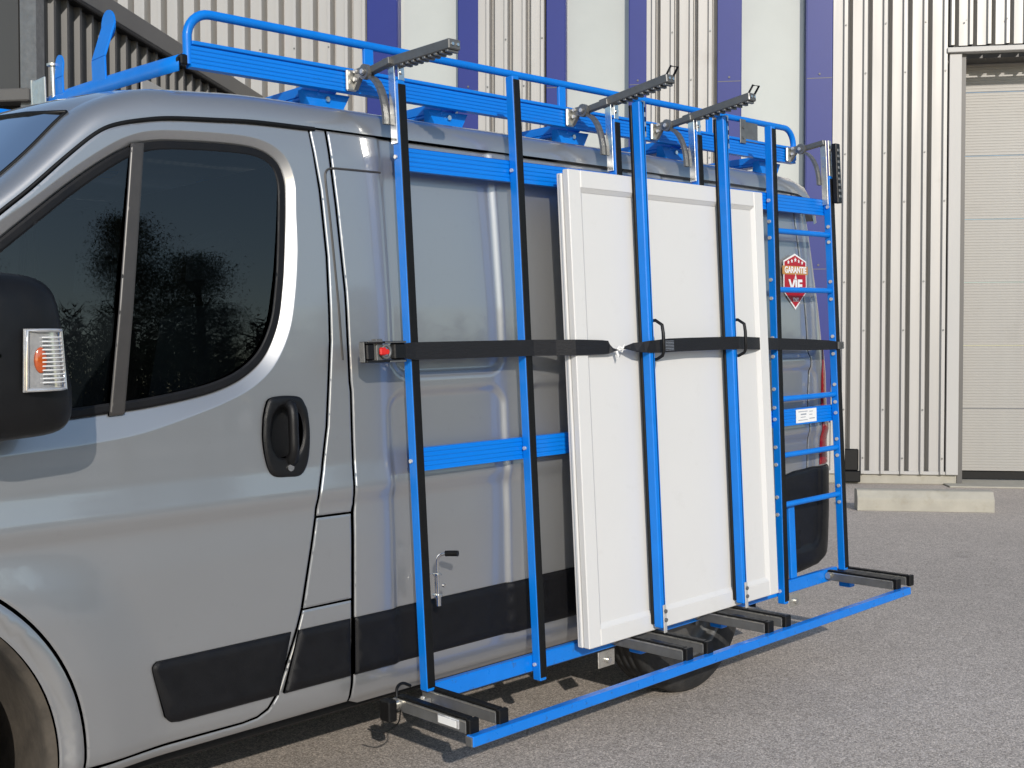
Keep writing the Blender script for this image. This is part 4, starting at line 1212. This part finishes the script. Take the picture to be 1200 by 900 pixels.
# outer guard bar
m = MB(); m.box((1.645, -0.436, 0.354), (4.215, -0.404, 0.3655), 0.002); m.box((1.645, -0.436, 0.3425), (4.215, -0.430, 0.3535), 0.001)
m = MB(); m.box((1.645, -0.437, 0.334), (4.218, -0.405, 0.3655), 0.003); gb = obj('guard_bar', m, 'blue_worn', sr)
m = MB(); m.box((1.6405, -0.435, 0.336), (1.6448, -0.407, 0.3635), 0.001); obj('bar_end_cap', m, 'steel', gb)
# ladder rungs at the rear
for z in (1.932, 1.678, 1.430, 1.205, 0.961, 0.747):
    t_ = MB(); t_.cyl((3.795 if z > 1 else 3.78, yr(z, 0.022), z), (4.234, yr(z, 0.022), z), 0.0125, 12); obj('rung', t_, 'blue', sr)
m = MB(); leanbox(m, 3.86, 3.905, 0.045, 0.062, 0.41, 0.735, 0.003); obj('step_upright', m, 'blue', sr)
# mounting plates under the bottom rail
for xx in (2.62, 3.86):
    m = MB(); m.box((xx - 0.045, yr(0.33, 0.036), 0.290), (xx + 0.045, yr(0.33, 0.0405), 0.350), 0.002); pl_ = obj('mounting_plate', m, 'zinc', sr)
    m = MB(); m.disc((xx + 0.005, yr(0.33, 0.036), 0.315), (0, -1, 0), 0.012, 0.012, 6); obj('bolt', m, 'chrome', pl_)
# spring bolt with bent handle beside the front post
m = MB(); m.tube(smooth_path([(1.832, -0.075, 0.655), (1.832, -0.075, 0.78), (1.832, -0.077, 0.805), (1.838, -0.086, 0.818), (1.846, -0.10, 0.822)], 5), 0.0055, 8); m.cyl((1.832, -0.075, 0.655), (1.832, -0.075, 0.685), 0.009, 10); m.cyl((1.832, -0.075, 0.684), (1.832, -0.075, 0.690), 0.013, 10); m.cyl((1.832, -0.075, 0.752), (1.832, -0.075, 0.757), 0.012, 10); m.box((1.785, -0.07, 0.68), (1.832, -0.066, 0.76), 0.001); m.disc((1.858, -0.07, 0.715), (0, -1, 0), 0.006, 0.008, 8)
sb = obj('spring_bolt', m, 'chrome', sr)
m = MB(); m.tube([(1.846, -0.10, 0.822), (1.852, -0.112, 0.823), (1.864, -0.138, 0.824)], 0.0095, 10); obj('grip', m, 'rubber', sb)
# paper label on the middle rail
yl = yr(1.12, 0.041) - 0.0012
lb = obj('paper_label', flatpoly([(3.938, 1.090), (3.938, 1.150), (4.105, 1.150), (4.105, 1.090)][::-1], yl), 'white_print', mrl, label='small white paper label on the middle rail')
for (a, b_, z, h) in ((3.955, 4.03, 1.138, 0.003), (3.975, 4.02, 1.124, 0.006), (3.975, 4.015, 1.113, 0.003), (3.955, 4.03, 1.100, 0.003), (4.045, 4.075, 1.136, 0.003), (4.045, 4.09, 1.104, 0.004), (4.045, 4.07, 1.122, 0.003)):
    obj('print_line', flatpoly([(a, z), (a, z + h), (b_, z + h), (b_, z)][::-1], yl - 0.0006), 'grey_print', lb)

# ================================================================== PANELS, CLAMP BARS, STRAP
def sheet(name, x0, x1, z0, z1, o0, o1, label, frame_w, rec):
    r_ = root(name, ((x0 + x1) / 2, yr(z0, o0), z0), VT, label, 'panel', 'white panels clamped to the rack')
    for (a, b_) in ((x0, x0 + frame_w), (x1 - frame_w, x1)):
        m_ = MB(); leanbox(m_, a, b_, o0, o1, z0, z1, 0.003); obj('stile', m_, 'white_pvc', r_)
    for (a, b_) in ((z0, z0 + frame_w), (z1 - frame_w, z1)):
        m_ = MB(); leanbox(m_, x0 + frame_w + 0.0006, x1 - frame_w - 0.0006, o0 + 0.0003, o1, a, b_, 0.003); obj('frame_rail', m_, 'white_pvc', r_)
    m_ = MB(); leanbox(m_, x0 + frame_w + 0.002, x1 - frame_w - 0.002, o0 + rec, o1 - 0.002, z0 + frame_w + 0.002, z1 - frame_w - 0.002, 0.001); obj('field', m_, 'white_pvc', r_)
    # glazing bead: a sloped strip round the recess
    xa, xb_, za, zb_ = x0 + frame_w, x1 - frame_w, z0 + frame_w, z1 - frame_w; w_ = 0.014
    for q, (A, B, C_, D) in enumerate([((xa, za), (xb_, za), (xb_ - w_, za + w_), (xa + w_, za + w_)), ((xb_, za), (xb_, zb_), (xb_ - w_, zb_ - w_), (xb_ - w_, za + w_)), ((xb_, zb_), (xa, zb_), (xa + w_, zb_ - w_), (xb_ - w_, zb_ - w_)), ((xa, zb_), (xa, za), (xa + w_, za + w_), (xa + w_, zb_ - w_))]):
        m_ = MB(); dpt = (o0 + 0.002, o0 + 0.002, o0 + rec - 0.0015, o0 + rec - 0.0015)
        fr_pts = [(p[0], yr(p[1], d), p[1]) for p, d in zip((A, B, C_, D), dpt)]; bk_pts = [(p[0], yr(p[1], o0 + rec), p[1]) for p in (A, B, C_, D)]
        m_.add(fr_pts + bk_pts, [(0, 1, 2, 3), (7, 6, 5, 4), (0, 4, 5, 1), (2, 6, 7, 3)]); obj('bead', m_, 'white_pvc', r_)
    return r_
bp_ = sheet('white_panel', 2.425, 3.595, 0.408, 2.060, -0.0290, -0.006, 'rear white framed panel of the clamped pair, against the posts', 0.05, 0.008)
m = MB(); leanbox(m, 2.4235, 2.4255, -0.0205, -0.0185, 0.415, 2.055, 0.0); obj('edge_groove', m, 'grey_print', bp_)
sheet('white_panel', 2.430, 3.600, 0.4075, 2.072, -0.0585, -0.0305, 'front white framed panel of the clamped pair, strapped to the rack', 0.062, 0.013)

for q, (xc, z1, lab) in enumerate(((2.766, 2.338, 'blue clamp bar over the middle of the white panel, nearer the torn strap end'), (3.277, 2.345, 'blue clamp bar over the white panel, nearer the ladder'))):
    cb = root('clamp_bar', (xc, yr(0.42, -0.08), 0.42), VT, lab, 'clamp bar', 'clamp bars holding the panels')
    zb0 = 0.425
    m = MB(); leanbox(m, xc, xc + 0.030, -0.108, -0.0725, zb0, z1, 0.003); tu = obj('bar', m, 'blue', cb)
    m = MB(); leanbox(m, xc + 0.019, xc + 0.0215, -0.1092, -0.107, zb0 + 0.005, z1 - 0.005, 0.0); obj('groove', m, 'rubber', tu)
    m = MB(); leanbox(m, xc - 0.002, xc + 0.028, -0.0722, -0.0590, zb0 + 0.01, z1 - 0.01, 0.002); obj('rubber_pad', m, 'rubber', cb)
    m = MB(); leanbox(m, xc + 0.008, xc + 0.026, -0.1135, -0.1085, zb0 - 0.018, zb0 + 0.085, 0.002); fb = obj('foot_bracket', m, 'bolt_zinc', cb)
    m = MB()
    for z in (zb0 + 0.03, zb0 + 0.062):
        m.disc((xc + 0.017, yr(z, -0.1135), z), (0, -1, 0), 0.0075, 0.006, 8)
    obj('bolts', m, 'steel', fb)
    m = MB(); leanbox(m, xc + 0.0305, xc + 0.047, -0.100, -0.078, z1 - 0.125, z1 + 0.006, 0.002); hb_ = obj('head_bracket', m, 'zinc', cb)
    m = MB()
    for z in (z1 - 0.105, z1 - 0.07, z1 - 0.035):
        leanbox(m, xc + 0.034, xc + 0.044, -0.1015, -0.0995, z, z + 0.018, 0.0008)
    obj('slots', m, 'rubber', hb_)
    m = MB()
    pts = [(xc + 0.031, yr(1.545, -0.090), 1.545), (xc + 0.036, yr(1.547, -0.112), 1.547), (xc + 0.040, yr(1.53, -0.138), 1.530), (xc + 0.040, yr(1.50, -0.142), 1.50), (xc + 0.040, yr(1.44, -0.142), 1.435), (xc + 0.040, yr(1.42, -0.134), 1.418), (xc + 0.036, yr(1.405, -0.110), 1.405), (xc + 0.031, yr(1.405, -0.090), 1.405)]
    m.tube(pts, 0.0065, 6); obj('strap_loop', m, 'black_plastic', cb)

st = root('ratchet_strap', (2.9, -0.1, 1.40), VT, 'black webbing strap with ratchet and red button stretched across the rack and panels', 'strap')
def ribbon(path, wid, th=0.0022):
    """path: (x, off, z) points; wid per point"""
    m_ = MB(); vs = []; fs = []
    for (x, o, z), w_ in zip(path, wid):
        if len(np.shape(w_)) == 0:
            tw = 0.0
        else:
            w_, tw = w_
        for e in (-1, 1):
            c_, s_ = math.cos(tw), math.sin(tw)
            for d in (-th / 2, th / 2):
                zz = z + e * w_ / 2 * c_ - d * s_
                vs.append((x, yr(zz, o + e * w_ / 2 * s_ + d * c_), zz))
    n = len(path)
    for i in range(n - 1):
        a = i * 4; b_ = a + 4
        fs += [(a, a + 2, b_ + 2, b_), (a + 1, b_ + 1, b_ + 3, a + 3), (a, b_, b_ + 1, a + 1), (a + 2, a + 3, b_ + 3, b_ + 2)]
    fs += [(0, 1, 3, 2), ((n - 1) * 4, (n - 1) * 4 + 2, (n - 1) * 4 + 3, (n - 1) * 4 + 1)]
    m_.add(vs, fs, False)
    return m_
w0 = 0.055
obj('webbing', ribbon([(1.690, -0.012, 1.462), (1.735, -0.008, 1.462), (1.765, -0.004, 1.461), (1.79, -0.004, 1.461), (2.0, -0.006, 1.4605), (2.245, -0.006, 1.460), (2.275, -0.007, 1.460), (2.36, -0.030, 1.4585), (2.425, -0.061, 1.457), (2.45, -0.0625, 1.457), (2.56, -0.0655, 1.455), (2.590, -0.067, 1.454)], [0.044, 0.050, w0, w0, w0, w0, w0, w0, w0, 0.054, 0.050, 0.046]), 'webbing', st)
obj('webbing', ribbon([(2.588, -0.0675, 1.4535), (2.603, -0.069, 1.450), (2.618, -0.071, 1.446), (2.630, -0.073, 1.445)], [0.045, (0.030, 0.5), (0.016, 1.1), (0.009, 1.4)]), 'webbing', st)
obj('webbing', ribbon([(2.655, -0.078, 1.449), (2.672, -0.085, 1.450), (2.70, -0.095, 1.451), (2.74, -0.107, 1.451), (2.766, -0.111, 1.452), (2.796, -0.112, 1.452), (2.815, -0.117, 1.453), (2.88, -0.108, 1.455), (3.02, -0.100, 1.456), (3.18, -0.103, 1.456), (3.277, -0.112, 1.456), (3.310, -0.113, 1.456), (3.45, -0.080, 1.452), (3.60, -0.040, 1.448), (3.755, -0.005, 1.444), (3.79, -0.005, 1.443), (4.0, -0.004, 1.436), (4.17, -0.004, 1.431), (4.232, -0.005, 1.429), (4.262, -0.005, 1.428)],
                      [(0.010, 1.2), (0.022, 0.9), (0.036, 0.5), (0.040, 0.2), (0.044, 0), (0.046, 0), (0.048, 0), (0.050, 0), (0.050, 0), (0.050, 0), (0.050, 0), (0.050, 0), (0.050, 0), (0.050, 0), (0.050, 0), (0.050, 0), (0.049, 0), (0.042, 0), (0.034, 0), (0.034, 0)]), 'webbing', st)
m = MB(); leanbox(m, 2.588, 2.70, -0.116, -0.1155, 1.45, 1.451, 0)
fr_ = MB()
for k in range(5):
    a = 0.05 + k * 0.3; fr_.tube([(2.628, yr(1.446, -0.073), 1.446), (2.640 + 0.01 * math.cos(k * 2.1), yr(1.446, -0.078), 1.446 + 0.012 * math.sin(k * 1.7)), (2.657, yr(1.449, -0.078), 1.449)], 0.0022, 5)
fr_.tube([(2.620, yr(1.44, -0.076), 1.440), (2.624, yr(1.425, -0.080), 1.424), (2.622, yr(1.412, -0.080), 1.412)], 0.004, 6, radii=[0.006, 0.005, 0.001])
fr_.tube([(2.655, yr(1.45, -0.078), 1.450), (2.661, yr(1.46, -0.080), 1.464)], 0.003, 5, radii=[0.004, 0.001])
obj('frayed_knot', fr_, 'white_print', st, label='pale frayed knot in the strap')
sm_ = MB()
for k in range(7):
    z = 1.437 + k * 0.0055; sm_.box((2.835, yr(z, -0.1185), z), (2.895, yr(z, -0.1150), z + 0.0014))
obj('stitching', sm_, 'grey_print', st)
# ratchet
m = MB()
for z in (1.434, 1.490):
    leanbox(m, 1.553, 1.700, -0.040, -0.004, z - 0.0035, z + 0.0035, 0.001)
leanbox(m, 1.556, 1.585, -0.036, -0.010, 1.438, 1.487, 0.004); leanbox(m, 1.660, 1.705, -0.034, -0.008, 1.438, 1.487, 0.004)
rt = obj('ratchet', m, 'black_plastic', st)
m = MB(); leanbox(m, 1.549, 1.553, -0.030, -0.006, 1.432, 1.492, 0.001); leanbox(m, 1.556, 1.61, -0.043, -0.0405, 1.491, 1.496, 0.001); leanbox(m, 1.635, 1.695, -0.043, -0.0405, 1.430, 1.435, 0.001); leanbox(m, 1.62, 1.70, -0.043, -0.0405, 1.488, 1.492, 0.001); leanbox(m, 1.596, 1.62, -0.030, -0.006, 1.431, 1.501, 0.002)
obj('ratchet_frame', m, 'steel', rt)
m = MB()
m.tube([(1.625 + 0.016 * math.cos(a), yr(1.462, -0.037), 1.462 + 0.019 * math.sin(a)) for a in np.linspace(0, 2 * math.pi, 21)], 0.005, 6); obj('gear_ring', m, 'steel', rt)
m = MB(); leanbox(m, 1.597, 1.621, -0.048, -0.036, 1.452, 1.475, 0.004); m.disc((1.623, yr(1.462, -0.040), 1.462), (0, -1, 0), 0.008, 0.006, 12); obj('release_button', m, 'red_plastic', rt)
m = MB(); leanbox(m, 4.228, 4.275, -0.012, -0.006, 1.412, 1.445, 0.001)
for k in range(4):
    leanbox(m, 4.25, 4.272, -0.016, -0.012, 1.416 + k * 0.007, 1.420 + k * 0.007, 0.0005)
obj('end_buckle', m, 'steel_dark', st)

# ================================================================== TREES ACROSS THE YARD (seen in the door glass)
def pine(x, y, h, cw, label):
    r_ = root('pine_tree', (x, y, 0), Matrix.Identity(4), label, 'tree', 'pines across the yard')
    t_ = MB(); t_.tube([(x, y, -0.1), (x + 0.1, y, h * 0.5), (x, y + 0.1, h * 0.95)], 0.2, 8, radii=[0.22, 0.15, 0.04])
    for k in range(14):
        a = random.uniform(0, 6.28); z = h * random.uniform(0.35, 0.92); l_ = cw * random.uniform(0.5, 1.0) * (1.15 - z / h)
        t_.tube([(x, y, z), (x + l_ * 0.6 * math.cos(a), y + l_ * 0.6 * math.sin(a), z + 0.15), (x + l_ * math.cos(a), y + l_ * math.sin(a), z + 0.4)], 0.05, 5, radii=[0.06, 0.04, 0.015])
    obj('trunk', t_, 'bark', r_)
    c_ = MB(); vs = []; fs = []
    ncl = 150
    for k in range(ncl):
        f = random.random() ** 0.8; z = h * (0.34 + 0.66 * f)
        rad = cw * (1.05 - f * 0.8) * random.uniform(0.35, 1.0); a = random.uniform(0, 6.28)
        cx, cy = x + rad * math.cos(a), y + rad * math.sin(a)
        for q in range(260):
            d = RNG.normal(0, 1, 3) * np.array([0.36, 0.36, 0.13]); p = np.array([cx, cy, z]) + d
            u = RNG.normal(0, 1, 3); u /= np.linalg.norm(u); v = np.cross(u, RNG.normal(0, 1, 3)); v /= max(1e-6, np.linalg.norm(v))
            s_ = random.uniform(0.025, 0.065); b0 = len(vs)
            vs += [tuple(p - u * s_), tuple(p + v * s_ * 0.4), tuple(p + u * s_)]; fs.append((b0, b0 + 1, b0 + 2))
    c_.add(vs, fs); obj('crown', c_, 'pine_leaf', r_)
for (x, y, h, cw, lab) in ((11.6, -23.0, 6.3, 2.0, 'tallest dark pine mirrored in the van door window'), (15.2, -26.0, 6.0, 1.7, 'dark pine right of the tallest one in the window reflection'), (6.0, -24.5, 5.2, 1.9, 'dark pine left of the tallest one in the window reflection'), (20.0, -25.0, 6.6, 2.1, 'dark pine far along the yard edge beyond the others'), (1.5, -27.0, 5.6, 2.0, 'dark pine nearest the van nose across the yard')):
    pine(x, y, h, cw, lab)
wd_ = MB(); vs = []; fs = []
for k in range(2200):
    x = random.uniform(-10, 90); y = -30 - random.random() * 9; h = random.uniform(3.0, 5.2)
    b0 = len(vs); w_ = random.uniform(0.03, 0.08); lx = random.uniform(-0.4, 0.4)
    vs += [(x - w_, y, 0), (x + w_, y, 0), (x + lx, y, h)]; fs.append((b0, b0 + 1, b0 + 2))
    for q in range(26):
        z = h * random.uniform(0.15, 1.0); a = random.uniform(0, 6.28); l_ = random.uniform(0.4, 1.2) * (1.2 - z / h * 0.7); b0 = len(vs); xx = x + lx * z / h
        e = (xx + l_ * math.cos(a), y + l_ * math.sin(a), z + l_ * random.uniform(0.2, 0.9))
        vs += [(xx, y, z), (xx, y, z + 0.05 + 0.06 * random.random()), e]; fs.append((b0, b0 + 1, b0 + 2))
wd_.add(vs, fs)
obj('winter_thicket', wd_, 'twig', label='bare leafless thicket across the yard, mirrored in the door glass', cat='thicket', kind='stuff')
